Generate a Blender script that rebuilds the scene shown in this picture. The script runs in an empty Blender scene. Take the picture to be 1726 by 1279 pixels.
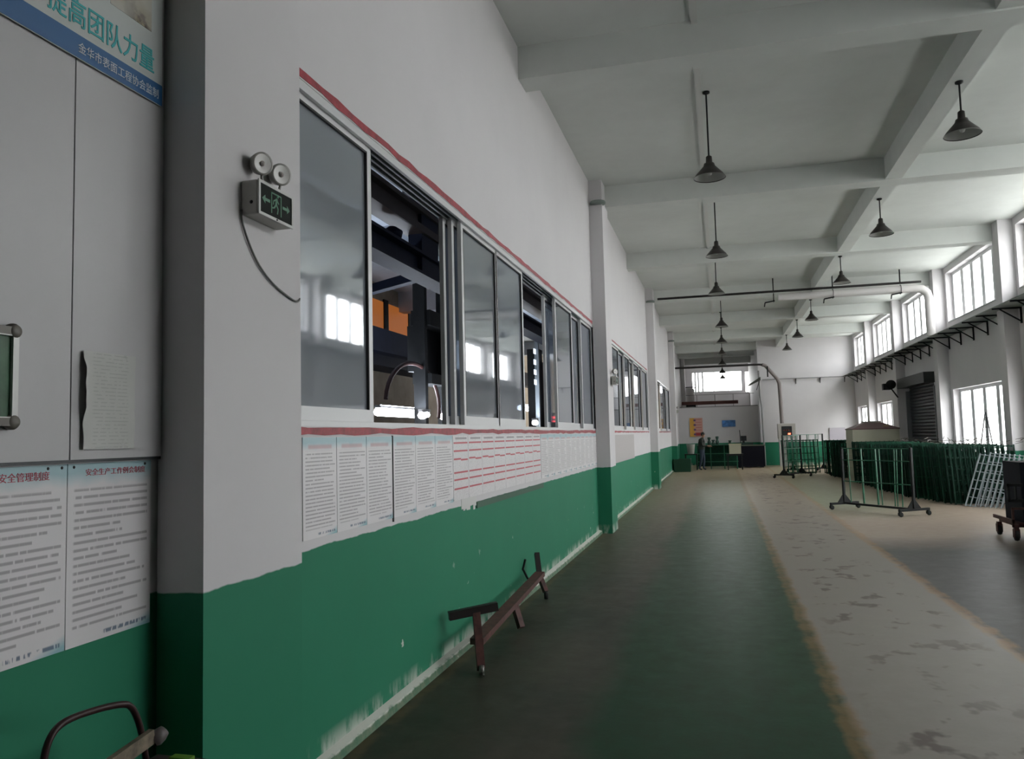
import bpy, bmesh, math, random
from mathutils import Vector, Matrix
R = math.radians
random.seed(7)
S = bpy.context.scene
C = S.collection

# ------------------------------------------------------------------ camera
def make_camera():
    y, p, r = R(14.582), R(4.174), R(1.417)
    fw = Vector((-math.sin(y)*math.cos(p), math.cos(y)*math.cos(p), math.sin(p)))
    rt = Vector((math.cos(y), math.sin(y), 0)); up = rt.cross(fw)
    R2 = rt*math.cos(r) - up*math.sin(r); U2 = up*math.cos(r) + rt*math.sin(r)
    cd = bpy.data.cameras.new('camera'); co = bpy.data.objects.new('camera', cd); C.objects.link(co)
    cd.sensor_fit = 'HORIZONTAL'; cd.sensor_width = 36; cd.lens = 1335.4/1726*36
    cd.clip_start = .05; cd.clip_end = 300
    m = Matrix((R2, U2, -fw)).transposed().to_4x4(); m.translation = (0, 0, 1.66)
    co.matrix_world = m; S.camera = co
make_camera()

# ------------------------------------------------------------------ sky, light, exposure
SKY = 7.0
w = bpy.data.worlds.new('overcast_sky'); S.world = w; w.use_nodes = True
nt = w.node_tree; nt.nodes.clear()
wo = nt.nodes.new('ShaderNodeOutputWorld'); bg = nt.nodes.new('ShaderNodeBackground')
tc = nt.nodes.new('ShaderNodeTexCoord'); sp = nt.nodes.new('ShaderNodeSeparateXYZ'); cr = nt.nodes.new('ShaderNodeValToRGB')
mr = nt.nodes.new('ShaderNodeMapRange'); mr.inputs[1].default_value = -1; mr.inputs[2].default_value = 1
nt.links.new(tc.outputs['Generated'], sp.inputs[0]); nt.links.new(sp.outputs[2], mr.inputs[0]); nt.links.new(mr.outputs[0], cr.inputs[0])
cr.color_ramp.elements[0].position = .47; cr.color_ramp.elements[0].color = (.52, .51, .48, 1)     # the ground outside
cr.color_ramp.elements[1].position = .53; cr.color_ramp.elements[1].color = (1, .985, .965, 1)       # overcast sky
nt.links.new(cr.outputs[0], bg.inputs[0]); bg.inputs[1].default_value = SKY; nt.links.new(bg.outputs[0], wo.inputs[0])
S.view_settings.view_transform = 'Standard'; S.view_settings.look = 'None'
S.view_settings.gamma = 1; S.view_settings.use_curve_mapping = False
S.view_settings.exposure = 1.35
S.cycles.use_denoising = True
S.cycles.max_bounces = 10; S.cycles.diffuse_bounces = 6; S.cycles.glossy_bounces = 4; S.cycles.transparent_max_bounces = 16
S.cycles.sample_clamp_indirect = 6
S.cycles.caustics_reflective = False; S.cycles.caustics_refractive = False

def portal(loc, size, direction):
    """marks a window opening for the renderer's sampling of the sky; adds no light of its own"""
    ld = bpy.data.lights.new('window_portal', 'AREA'); ld.shape = 'RECTANGLE'; ld.size, ld.size_y = size
    ld.cycles.is_portal = True
    o = bpy.data.objects.new('window_portal', ld); C.objects.link(o); o.location = loc
    o.rotation_euler = Vector(direction).to_track_quat('-Z', 'Z').to_euler()

# ------------------------------------------------------------------ materials
MATS = {}
def mat(name, col, rough=.6, metal=0, emit=0, noise=0, scale=6, spec=.5, bump=0, stretch=None):
    if name in MATS: return MATS[name]
    m = bpy.data.materials.new(name); m.use_nodes = True; t = m.node_tree; b = t.nodes['Principled BSDF']
    b.inputs['Base Color'].default_value = (*col, 1); b.inputs['Roughness'].default_value = rough
    b.inputs['Metallic'].default_value = metal; b.inputs['Specular IOR Level'].default_value = spec
    if emit:
        b.inputs['Emission Color'].default_value = (*col, 1); b.inputs['Emission Strength'].default_value = emit
    if noise:
        g = t.nodes.new('ShaderNodeTexCoord'); n = t.nodes.new('ShaderNodeTexNoise'); n.inputs['Scale'].default_value = scale
        n.inputs['Detail'].default_value = 5; n.inputs['Roughness'].default_value = .65
        if stretch:
            mp = t.nodes.new('ShaderNodeMapping'); mp.inputs['Scale'].default_value = stretch
            t.links.new(g.outputs['Object'], mp.inputs[0]); t.links.new(mp.outputs[0], n.inputs['Vector'])
        else: t.links.new(g.outputs['Object'], n.inputs['Vector'])
        r = t.nodes.new('ShaderNodeValToRGB'); r.color_ramp.elements[0].position = .3; r.color_ramp.elements[1].position = .7
        r.color_ramp.elements[0].color = (*[c*(1-noise) for c in col], 1); r.color_ramp.elements[1].color = (*[min(1, c*(1+noise)) for c in col], 1)
        t.links.new(n.outputs[0], r.inputs[0]); t.links.new(r.outputs[0], b.inputs['Base Color'])
        if bump:
            bp = t.nodes.new('ShaderNodeBump'); bp.inputs['Strength'].default_value = bump; bp.inputs['Distance'].default_value = .01
            t.links.new(n.outputs[0], bp.inputs['Height']); t.links.new(bp.outputs[0], b.inputs['Normal'])
    MATS[name] = m; return m

class NG:
    """small helper to write node maths compactly"""
    def __init__(s, name):
        s.m = bpy.data.materials.new(name); s.m.use_nodes = True; s.t = s.m.node_tree; s.b = s.t.nodes['Principled BSDF']
        MATS[name] = s.m
    def n(s, typ, **kw):
        x = s.t.nodes.new(typ)
        for k, v in kw.items(): setattr(x, k, v)
        return x
    def set(s, sock, v):
        if hasattr(v, 'is_output'): s.t.links.new(v, sock)
        elif isinstance(v, tuple): sock.default_value = (*v, 1) if len(v) == 3 and sock.type == 'RGBA' else v
        else: sock.default_value = v
    def ma(s, op, a, b=0., c=None):
        x = s.n('ShaderNodeMath', operation=op); s.set(x.inputs[0], a); s.set(x.inputs[1], b)
        if c is not None: s.set(x.inputs[2], c)
        return x.outputs[0]
    def mix(s, f, a, b):
        x = s.n('ShaderNodeMix', data_type='RGBA'); s.set(x.inputs[0], f); s.set(x.inputs[6], a); s.set(x.inputs[7], b); return x.outputs[2]
    def pos(s):
        g = s.n('ShaderNodeNewGeometry'); q = s.n('ShaderNodeSeparateXYZ'); s.t.links.new(g.outputs['Position'], q.inputs[0])
        return g.outputs['Position'], q.outputs[0], q.outputs[1], q.outputs[2]
    def gen(s):
        g = s.n('ShaderNodeTexCoord'); q = s.n('ShaderNodeSeparateXYZ'); s.t.links.new(g.outputs['Generated'], q.inputs[0])
        return g.outputs['Generated'], q.outputs[0], q.outputs[1], q.outputs[2]
    def noise(s, vec, scale, detail=4, sc=None, rough=.6):
        x = s.n('ShaderNodeTexNoise'); x.inputs['Scale'].default_value = scale; x.inputs['Detail'].default_value = detail; x.inputs['Roughness'].default_value = rough
        if sc:
            mp = s.n('ShaderNodeMapping'); mp.inputs['Scale'].default_value = sc; s.t.links.new(vec, mp.inputs[0]); vec = mp.outputs[0]
        s.t.links.new(vec, x.inputs['Vector']); return x.outputs[0]
    def step(s, v, e, wd=.005):     # 0 below e, 1 above
        x = s.n('ShaderNodeMapRange'); s.set(x.inputs[0], v); s.set(x.inputs[1], e-wd); s.set(x.inputs[2], e+wd); return x.outputs[0]
    def band(s, v, a, b, wd=.005):
        return s.ma('MULTIPLY', s.step(v, a, wd), s.ma('SUBTRACT', 1., s.step(v, b, wd)))

HG = 1.115
def paint_wall():
    g = NG('two_tone_wall_paint'); P, x, y, z = g.pos()
    n1 = g.noise(P, 1.3, 5); n2 = g.noise(P, 9, 5)
    white = g.mix(n1, (.585, .565, .58), (.655, .635, .645))
    green = g.mix(n1, (.020, .170, .095), (.028, .205, .118))
    ze = g.ma('ADD', z, g.ma('MULTIPLY', g.ma('SUBTRACT', g.noise(P, 5, 3), .5), .03))
    c = g.mix(g.step(ze, HG, .003), green, white)
    # chipped plaster spots and salt stains just above the kerb
    chip = g.ma('MULTIPLY', g.step(g.noise(P, 7, 6), .70, .01), g.ma('SUBTRACT', 1., g.step(z, .6, .2)))
    salt = g.ma('MULTIPLY', g.step(g.noise(P, 5, 6, sc=(1, 1, .35)), .52, .05), g.ma('SUBTRACT', 1., g.step(z, .09, .07)))
    c = g.mix(g.ma('MAXIMUM', chip, salt), c, (.6, .6, .55))
    g.set(g.b.inputs['Base Color'], c); g.b.inputs['Roughness'].default_value = .65; g.b.inputs['Specular IOR Level'].default_value = .2
    bp = g.n('ShaderNodeBump'); bp.inputs['Strength'].default_value = .08; bp.inputs['Distance'].default_value = .01
    g.t.links.new(n2, bp.inputs['Height']); g.t.links.new(bp.outputs[0], g.b.inputs['Normal'])
    return g.m
WALL = paint_wall()

def floor_mat():
    g = NG('worn_painted_floor'); P, x, y, z = g.pos()
    nb = g.noise(P, .55, 5, rough=.7); nf = g.noise(P, 5, 6, rough=.7); ns = g.noise(P, 1.6, 6, sc=(2.2, .35, 1)); 
    edge = g.ma('ADD', x, g.ma('MULTIPLY', g.ma('SUBTRACT', g.noise(P, 3.5, 4), .5), .13))
    edg2 = g.ma('ADD', x, g.ma('MULTIPLY', g.ma('SUBTRACT', nb, .5), .5))
    left = g.mix(ns, (.036, .034, .026), (.085, .078, .060))
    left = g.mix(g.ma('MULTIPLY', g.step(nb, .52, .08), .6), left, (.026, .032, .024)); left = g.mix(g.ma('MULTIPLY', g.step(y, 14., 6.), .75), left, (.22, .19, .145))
    green = g.mix(ns, (.007, .036, .017), (.015, .060, .028))
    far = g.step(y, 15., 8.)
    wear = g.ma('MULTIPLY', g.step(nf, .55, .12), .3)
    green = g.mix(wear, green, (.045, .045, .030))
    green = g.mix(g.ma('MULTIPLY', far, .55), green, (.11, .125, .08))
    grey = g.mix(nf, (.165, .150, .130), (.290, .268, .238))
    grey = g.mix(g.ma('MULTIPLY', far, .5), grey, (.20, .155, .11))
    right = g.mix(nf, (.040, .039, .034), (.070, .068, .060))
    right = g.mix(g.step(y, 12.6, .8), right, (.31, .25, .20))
    rg = g.ma('MULTIPLY', g.step(y, 17.5, 2.), g.ma('SUBTRACT', 1., g.step(x, 3.6, .7)))
    right = g.mix(g.ma('MULTIPLY', rg, .8), right, (.13, .19, .11))
    c = g.mix(g.step(edg2, -.82, .12), left, green)
    c = g.mix(g.step(edge, .67, .03), c, grey)
    c = g.mix(g.step(edge, 2.03, .03), c, right)
    c = g.mix(g.ma('MULTIPLY', g.step(y, 25., 10.), .7), c, (.44, .36, .25))  # brown far floor, lightened further to bounce more light at the far end
    lw = g.ma('MULTIPLY', g.step(g.noise(P, 4, 5), .42, .12), .5)
    c = g.mix(g.ma('MULTIPLY', g.band(edge, .58, .70, .02), lw), c, (.25, .145, .055))
    c = g.mix(g.ma('MULTIPLY', g.band(edge, 1.98, 2.10, .02), lw), c, (.30, .165, .055))
    c = g.mix(g.ma('MULTIPLY', g.band(edge, -1.99, -1.91, .02), g.ma('MULTIPLY', lw, .6)), c, (.22, .15, .07))
    # dark smudges trodden across the grey lane
    sm = g.ma('MULTIPLY', g.step(g.noise(P, 3.4, 3, sc=(1, .8, 1)), .60, .03), g.band(x, .85, 1.85, .1))
    sm = g.ma('MULTIPLY', sm, g.step(g.noise(P, .33, 1), .42, .05))
    c = g.mix(g.ma('MULTIPLY', sm, .75), c, (.075, .050, .045))
    # dark patch beside the wall
    g.set(g.b.inputs['Base Color'], c)
    ro = g.ma('ADD', g.ma('MULTIPLY', nf, .25), .28); g.set(g.b.inputs['Roughness'], ro); g.b.inputs['Specular IOR Level'].default_value = .08
    bp = g.n('ShaderNodeBump'); bp.inputs['Strength'].default_value = .12; bp.inputs['Distance'].default_value = .01
    g.t.links.new(nf, bp.inputs['Height']); g.t.links.new(bp.outputs[0], g.b.inputs['Normal'])
    return g.m

def poster_mat(kind, seed=0):
    g = NG('printed_notice_%s_%d' % (kind, seed)); P, gx, gy, gz = g.gen()
    Pw, wx, wy, wz = g.pos()
    base = (.63, .61, .62); v = gz
    paper = g.mix(g.noise(Pw, 3, 2), (.66, .64, .65), (.74, .71, .725))
    if kind == 'red':
        c = paper
        tiny = g.ma('MULTIPLY', g.step(g.noise(Pw, 60, 2, sc=(1, 1, 1.6)), .55, .03), .25)
        c = g.mix(tiny, c, (.3, .3, .32))
        for f, a, b in ((.885, .04, .96), (.76, .04, .96), (.635, .04, .5), (.618, .5, .96), (.425, .04, .96), (.315, .04, .96), (.175, .04, .96)):
            c = g.mix(g.ma('MULTIPLY', g.band(v, f-.013, f+.013, .004), g.band(gy, a, b, .01)), c, (.50, .045, .07))
        c = g.mix(g.ma('MULTIPLY', g.band(v, .94, .972, .004), g.band(gy, .15, .9, .02)), c, (.30, .27, .29))
    else:
        c = paper
        rows = g.ma('FRACT', g.ma('MULTIPLY', v, 27. if kind != 'near' else 24.)); rid = g.ma('FLOOR', g.ma('MULTIPLY', v, 27. if kind != 'near' else 24.))
        cx = g.n('ShaderNodeCombineXYZ'); g.set(cx.inputs[0], g.ma('MULTIPLY', wy, 60.)); g.set(cx.inputs[1], g.ma('MULTIPLY', rid, 7.31)); g.set(cx.inputs[2], float(seed))
        wordn = g.noise(cx.outputs[0], 1., 1)
        cl = g.n('ShaderNodeCombineXYZ'); g.set(cl.inputs[0], g.ma('MULTIPLY', rid, 3.77)); g.set(cl.inputs[1], float(seed)*1.7)
        ln = g.noise(cl.outputs[0], 1., 0)
        endx = g.ma('ADD', .30, g.ma('MULTIPLY', ln, 1.15))
        on = g.ma('MULTIPLY', g.band(rows, .28, .66, .08), g.step(wordn, .36, .05))
        on = g.ma('MULTIPLY', on, g.ma('MULTIPLY', g.step(gy, .07, .01), g.ma('LESS_THAN', gy, endx)))
        on = g.ma('MULTIPLY', on, g.band(v, .09, .86, .01)); on = g.ma('MULTIPLY', on, g.ma('LESS_THAN', gy, .95))
        c = g.mix(g.ma('MULTIPLY', on, .62), c, (.19, .17, .19))
        hd = g.step(g.ma('ADD', v, g.ma('MULTIPLY', g.noise(Pw, 9, 2), .09)), .955, .04)
        c = g.mix(g.ma('MULTIPLY', hd, .7), c, (.22, .46, .52))
        if kind == 'far':
            c = g.mix(g.ma('MULTIPLY', g.ma('MULTIPLY', g.band(v, .885, .925, .01), g.band(gy, .15, .85, .02)), .45), c, (.45, .12, .16))
        cor = g.step(g.ma('SUBTRACT', g.ma('MULTIPLY', gy, .5), g.ma('MULTIPLY', v, 2.2)), .37, .07)
        c = g.mix(g.ma('MULTIPLY', cor, .75), c, (.12, .38, .44))
        cx2 = g.step(g.noise(Pw, 90, 1, sc=(1, 1, .2)), .47, .03)
        c = g.mix(g.ma('MULTIPLY', g.ma('MULTIPLY', g.band(v, .026, .048, .004), g.band(gy, .42, .95, .01)), g.ma('MULTIPLY', cx2, .8)), c, (.03, .08, .16))
    g.set(g.b.inputs['Base Color'], c); g.b.inputs['Roughness'].default_value = .4
    return g.m

def glass(name, tint, refl, ior, milk=0, milkcol=(.8, .82, .85), rough=.02):
    m = bpy.data.materials.new(name); m.use_nodes = True; t = m.node_tree; t.nodes.clear()
    o = t.nodes.new('ShaderNodeOutputMaterial'); tr = t.nodes.new('ShaderNodeBsdfTransparent'); tr.inputs[0].default_value = (*tint, 1)
    gl = t.nodes.new('ShaderNodeBsdfGlossy'); gl.inputs['Roughness'].default_value = rough; gl.inputs[0].default_value = (.95, .97, 1, 1)
    fr = t.nodes.new('ShaderNodeFresnel'); fr.inputs[0].default_value = ior
    ad = t.nodes.new('ShaderNodeMath'); ad.operation = 'ADD'; ad.use_clamp = True; ad.inputs[1].default_value = refl
    ge = t.nodes.new('ShaderNodeNewGeometry'); iv = t.nodes.new('ShaderNodeMath'); iv.operation = 'SUBTRACT'; iv.inputs[0].default_value = 1; t.links.new(ge.outputs['Backfacing'], iv.inputs[1])
    mu = t.nodes.new('ShaderNodeMath'); mu.operation = 'MULTIPLY'; t.links.new(fr.outputs[0], mu.inputs[0]); t.links.new(iv.outputs[0], mu.inputs[1]); t.links.new(mu.outputs[0], ad.inputs[0])
    mx = t.nodes.new('ShaderNodeMixShader'); t.links.new(ad.outputs[0], mx.inputs[0])
    src = tr.outputs[0]
    if milk:
        df = t.nodes.new('ShaderNodeBsdfDiffuse'); df.inputs[0].default_value = (*milkcol, 1); tl = t.nodes.new('ShaderNodeBsdfTranslucent'); tl.inputs[0].default_value = (*milkcol, 1)
        a = t.nodes.new('ShaderNodeMixShader'); a.inputs[0].default_value = .5; t.links.new(df.outputs[0], a.inputs[1]); t.links.new(tl.outputs[0], a.inputs[2])
        b = t.nodes.new('ShaderNodeMixShader'); b.inputs[0].default_value = milk; t.links.new(src, b.inputs[1]); t.links.new(a.outputs[0], b.inputs[2]); src = b.outputs[0]
    t.links.new(src, mx.inputs[1]); t.links.new(gl.outputs[0], mx.inputs[2]); t.links.new(mx.outputs[0], o.inputs[0])
    MATS[name] = m; return m

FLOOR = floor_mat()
CEIL = mat('ceiling_paint', (.64, .66, .64), .8, noise=.07, scale=.7)
PANEL = mat('grey_sandwich_panel', (.47, .46, .47), .4, noise=.03, scale=3)
ALU = mat('white_aluminium', (.62, .62, .63), .35, metal=.0, spec=.6)
ALUD = mat('raw_aluminium_track', (.26, .29, .31), .4, metal=.3)
GASKET = mat('black_gasket', (.01, .01, .01), .6)
GL_IN = glass('sliding_window_glass', (.50, .55, .62), .12, 2.0, .50, (.68, .72, .78), .035)  # milky part of the panes partly stands in for the bright hall's reflection
GL_OUT = glass('outer_window_glass', (.93, .95, .96), .03, 1.45, .12)
DARK = mat('dark_painted_steel', (.012, .013, .014), .6, noise=.2, spec=.25)
NAVY = mat('navy_painted_steel', (.008, .012, .028), .6, noise=.2, spec=.2)
RUST = mat('rusty_brown_steel', (.075, .022, .018), .6, noise=.5, scale=14)
GREENM = mat('green_enamel_wire', (.010, .11, .055), .5, noise=.3, scale=12)
GREEND = mat('dark_green_wire', (.003, .026, .015), .6, noise=.35, scale=9, spec=.15)
GALV = mat('galvanised_wire', (.42, .47, .50), .35, metal=.5)
SHADE = mat('lamp_shade_enamel', (.022, .018, .016), .4)
SHADEIN = mat('lamp_shade_inner', (.33, .33, .31), .5)
BULB = mat('glass_bulb', (.55, .55, .53), .15)
REDT = mat('faded_red_tape', (.30, .022, .035), .5, noise=.45, scale=16)
def kerb_mat():
    g = NG('worn_kerb_paint'); P, x, y, z = g.pos(); n = g.noise(P, 9, 6, rough=.7)
    c = g.mix(g.step(n, .5, .1), (.055, .15, .085), (.14, .19, .12))
    top = g.ma('MAXIMUM', g.step(g.ma('ADD', z, g.ma('MULTIPLY', g.ma('SUBTRACT', n, .5), .05)), .040, .006), g.step(n, .66, .02))
    c = g.mix(top, c, (.62, .62, .57)); g.set(g.b.inputs['Base Color'], c); g.b.inputs['Roughness'].default_value = .7
    return g.m
KERB = kerb_mat()
WHP = mat('white_pvc_pipe', (.60, .575, .57), .35)
BLACKP = mat('black_pipe', (.012, .010, .010), .4)
RUBBER = mat('black_rubber', (.012, .012, .012), .7)
CREAM = mat('cream_plastic', (.40, .385, .29), .45)
BROWN = mat('maroon_lid', (.085, .030, .032), .5)

# ------------------------------------------------------------------ mesh builder
class MB:
    def __init__(s): s.v = []; s.f = []; s.mi = []; s.sm = []; s.cur = 0
    def add(s, vs, fs, smooth=False):
        o = len(s.v); s.v += [tuple(v) for v in vs]
        for f in fs: s.f.append([o+i for i in f]); s.mi.append(s.cur); s.sm.append(smooth)
        return s
    def box(s, x0, x1, y0, y1, z0, z1):
        vs = [(x, y, z) for x in (x0, x1) for y in (y0, y1) for z in (z0, z1)]
        return s.add(vs, [(0, 1, 3, 2), (4, 6, 7, 5), (0, 4, 5, 1), (2, 3, 7, 6), (0, 2, 6, 4), (1, 5, 7, 3)])
    def bar(s, a, b, w, h=None, upv=(0, 0, 1)):
        a, b = Vector(a), Vector(b); h = h or w; d = (b-a).normalized(); u = Vector(upv)
        if abs(d.dot(u)) > .98: u = Vector((1, 0, 0))
        x = d.cross(u).normalized()*w/2; y = x.cross(d).normalized()*h/2
        vs = [p+q for p in (a, b) for q in (-x-y, x-y, x+y, -x+y)]
        return s.add(vs, [(0, 3, 2, 1), (4, 5, 6, 7), (0, 1, 5, 4), (1, 2, 6, 5), (2, 3, 7, 6), (3, 0, 4, 7)])
    def tube(s, pts, r, n=8, cap=True):
        pts = [Vector(p) for p in pts]; rs = r if isinstance(r, (list, tuple)) else [r]*len(pts); rings = []; prev = None
        for i, p in enumerate(pts):
            d = (pts[min(i+1, len(pts)-1)]-pts[max(i-1, 0)]).normalized()
            if prev is None:
                u = Vector((0, 0, 1)) if abs(d.z) < .95 else Vector((1, 0, 0)); u = d.cross(u).normalized()
            else: u = (prev-d*prev.dot(d)).normalized()
            prev = u; v = d.cross(u)
            rings.append([p+(u*math.cos(2*math.pi*k/n)+v*math.sin(2*math.pi*k/n))*rs[i] for k in range(n)])
        vs = [q for rg in rings for q in rg]; fs = []
        for i in range(len(pts)-1):
            for k in range(n): fs.append((i*n+k, i*n+(k+1) % n, (i+1)*n+(k+1) % n, (i+1)*n+k))
        s.add(vs, fs, True)
        if cap:
            s.add(rings[0], [tuple(range(n-1, -1, -1))]); s.add(rings[-1], [tuple(range(n))])
        return s
    def lathe(s, prof, n=20, c=(0, 0, 0), axis=None):
        c = Vector(c); M = Matrix.Identity(3) if axis is None else Vector(axis).to_track_quat('Z', 'Y').to_matrix()
        vs = [c+M@Vector((r*math.cos(2*math.pi*k/n), r*math.sin(2*math.pi*k/n), z)) for r, z in prof for k in range(n)]; fs = []
        for i in range(len(prof)-1):
            for k in range(n): fs.append((i*n+k, i*n+(k+1) % n, (i+1)*n+(k+1) % n, (i+1)*n+k))
        return s.add(vs, fs, True)
    def prism(s, poly, z0, z1, f):   # f maps (a, b, t) to 3D
        n = len(poly); vs = [f(a, b, z0) for a, b in poly]+[f(a, b, z1) for a, b in poly]
        return s.add(vs, [tuple(range(n-1, -1, -1)), tuple(range(n, 2*n))]+[(i, (i+1) % n, n+(i+1) % n, n+i) for i in range(n)])
    def mesh(s, name, mats):
        me = bpy.data.meshes.new(name); me.from_pydata(s.v, [], s.f)
        for m in (mats if isinstance(mats, (list, tuple)) else [mats]): me.materials.append(m)
        me.polygons.foreach_set('material_index', s.mi); me.polygons.foreach_set('use_smooth', s.sm)
        bm = bmesh.new(); bm.from_mesh(me); bmesh.ops.recalc_face_normals(bm, faces=bm.faces); bm.to_mesh(me); bm.free()
        me.update(); return me
    def obj(s, name, mats, parent=None): return link(name, s.mesh(name, mats), parent)

def chaikin(pts, n=2):
    pts = [Vector(p) for p in pts]
    for _ in range(n):
        q = [pts[0]]
        for a, b in zip(pts, pts[1:]): q += [a*.75+b*.25, a*.25+b*.75]
        pts = q+[pts[-1]]
    return pts
def link(name, me, parent=None, loc=None):
    o = bpy.data.objects.new(name, me); C.objects.link(o)
    if parent: o.parent = parent
    if loc is not None: o.location = loc
    return o
def tag(o, label, cat, group=None, kind=None):
    o['label'] = label; o['category'] = cat
    if group: o['group'] = group
    if kind: o['kind'] = kind
    return o
def thing(name, label, cat, loc=(0, 0, 0), group=None, rz=0):
    o = bpy.data.objects.new(name, None); C.objects.link(o); o.location = loc; o.rotation_euler = (0, 0, rz); o.empty_display_size = .1
    return tag(o, label, cat, group)
def struct(o): o['kind'] = 'structure'; return o
def sempty(name, loc=(0, 0, 0)):
    o = bpy.data.objects.new(name, None); C.objects.link(o); o.location = loc; return struct(o)
def dup(root, loc=None, label=None, rz=None):
    r = root.copy(); C.objects.link(r)
    if loc is not None: r.location = loc
    if rz is not None: r.rotation_euler = (0, 0, rz)
    if label: r['label'] = label
    for ch in list(root.children):
        c = ch.copy(); C.objects.link(c); c.parent = r
        for g in ch.children:
            d = g.copy(); C.objects.link(d); d.parent = c
    return r
def local(mb, loc):      # shift a builder's vertices so that they are local to loc
    l = Vector(loc); mb.v = [tuple(Vector(v)-l) for v in mb.v]; return mb
def text_mesh(name, body, size, m, spacing=1.0):
    cu = bpy.data.curves.new(name, 'FONT'); cu.body = body; cu.size = size; cu.extrude = .0006; cu.space_character = spacing; cu.offset = .0009 if size > .08 else 0; cu.resolution_u = 3
    o = bpy.data.objects.new(name, cu); C.objects.link(o)
    me = bpy.data.meshes.new_from_object(o.evaluated_get(bpy.context.evaluated_depsgraph_get()))
    bpy.data.objects.remove(o); me.materials.clear(); me.materials.append(m)
    return me
TROT = Matrix(((0, 0, 1), (1, 0, 0), (0, 1, 0))).to_euler()     # text x to +Y, y to +Z, facing +X
def wall_text(name, body, size, m, parent, x, y, z, width=None, bold=0):
    me = text_mesh(name, body, size, m)
    xs = [v.co.x for v in me.vertices]; 
    if width and xs:
        k = width/(max(xs)-min(xs)); x0 = min(xs)
        for v in me.vertices: v.co.x = (v.co.x-x0)*k
    o = link(name, me, parent); o.rotation_euler = TROT
    o.location = Vector((x, y, z))-(parent.location if parent else Vector((0, 0, 0)))
    return o

# ------------------------------------------------------------------ shell
XL, XR, ZC = -2.05, 6.28, 6.10
BZ = 5.72
YB, YE = -7.0, 53.0
W1, W2, W3 = (3.30, 13.5), (15.75, 24.1), (26.6, 34.9)
ZS, ZT = 1.745, 3.565
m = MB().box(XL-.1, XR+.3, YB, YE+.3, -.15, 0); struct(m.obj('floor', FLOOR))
m = MB().box(-13.3, XL-.1, YB, 40, -.15, 0); struct(m.obj('floor', mat('machine_hall_floor', (.10, .09, .08), .5, noise=.3)))
m = MB().box(XL-.3, XR+.3, YB, YE+.3, ZC, ZC+.2); struct(m.obj('ceiling', CEIL))

# left wall with three long window openings
m = MB(); t = .2
ys = [2.95, W1[0], W1[1], W2[0], W2[1], W3[0], W3[1], YE]
m.box(XL-t, XL, 2.60, YE, 0, ZS); m.box(XL-t, XL, 2.60, YE, ZT, ZC)
for a, b in ((2.60, W1[0]), (W1[1], W2[0]), (W2[1], W3[0]), (W3[1], YE)): m.box(XL-t, XL, a, b, ZS, ZT)
m.box(XL-t, XL-.03, YB, 2.60, 0, ZC)
wl = struct(m.obj('wall_left', WALL))
# sandwich panels over the near part of it
for a, b in ((-3.0, -1.0), (-1.0, .97), (.97, 2.14), (2.14, 2.58)):
    pm = MB().box(XL-.03, XL+.0, a+.003, b-.003, 1.622, ZC-.01); pm.obj('panel', PANEL, wl)
MB().box(XL-.03, XL-.004, -3.0, 2.58, 1.612, 1.622).obj('edge_trim', mat('dark_edge_trim', (.03, .035, .04), .4), wl)
# upper wall of white sandwich panels is smooth; kerb along the foot
m = MB(); ya = 3.30
prof = [(XL, 0), (XL+.060, 0), (XL+.048, .045), (XL, .06)]
def kerb(a, b):
    n = len(prof); vs = [(x, a, z) for x, z in prof]+[(x, b, z) for x, z in prof]
    m.add(vs, [tuple(range(n)), tuple(range(n, 2*n))]+[(i, (i+1) % n, n+(i+1) % n, n+i) for i in range(n)])
for a, b in ((3.30, 13.5), (14.2, 24.3), (25.0, 35.1), (35.8, 40)): kerb(a, b)
struct(m.obj('baseboard_left', KERB))
# pilasters
PX = (-1.87, -1.82, -1.82, -1.82, -1.82)
for i, (a, b) in enumerate(((2.585, 3.30), (13.5, 14.2), (24.3, 25.0), (35.1, 35.8), (46, 46.7))):
    o = struct(MB().box(XL-.02, PX[i], a, b, 0, ZC).obj('pilaster', WALL))
    if i in (1, 2, 3):
        cm = MB().lathe([(0, 0), (.13, 0), (.14, .02), (.13, .05), (0, .05)], 18, (PX[i]-.07, a-.02, BZ-.06)); cm.obj('round_cap', mat('grey_collar', (.20, .24, .22), .6), o)
# right wall
COLS = [-2.6, 2.85, 8.3, 13.75, 19.2, 24.65, 30.1, 35.55]
UZ = (4.54, 5.93)
UP = [(c+.75, c+5.1) for c in COLS[1:-1]]+[(36.3, 40.0)]
LZ = (1.0, 2.68)
LOW = [(3.6, 7.6), (14.5, 18.6), (20.1, 24.25), (32.3, 35.2), (37.6, 39.9)]
DR = (26.2, 29.8); DZ = 3.1
def wall_with_holes(x0, x1, y0, y1, z0, z1, holes, mb):
    zs = sorted({z0, z1, *[h[2] for h in holes], *[h[3] for h in holes]}); yy = sorted({y0, y1, *[h[0] for h in holes], *[h[1] for h in holes]})
    for i in range(len(zs)-1):
        run = None
        for j in range(len(yy)-1):
            cy, cz = (yy[j]+yy[j+1])/2, (zs[i]+zs[i+1])/2
            solid = not any(h[0] < cy < h[1] and h[2] < cz < h[3] for h in holes)
            if solid: run = (run[0], yy[j+1]) if run else (yy[j], yy[j+1])
            if (not solid or j == len(yy)-2) and run: mb.box(x0, x1, run[0], run[1], zs[i], zs[i+1]); run = None
m = MB(); wall_with_holes(XR, XR+.25, YB, 40.5, 0, ZC, [(a, b, *UZ) for a, b in UP]+[(a, b, *LZ) for a, b in LOW]+[(DR[0], DR[1], 0, DZ)], m)
wr = struct(m.obj('wall_right', WALL))
for y in COLS: struct(MB().box(5.99, XR+.02, y-.2, y+.2, 0, ZC).obj('column', WALL))
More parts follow.
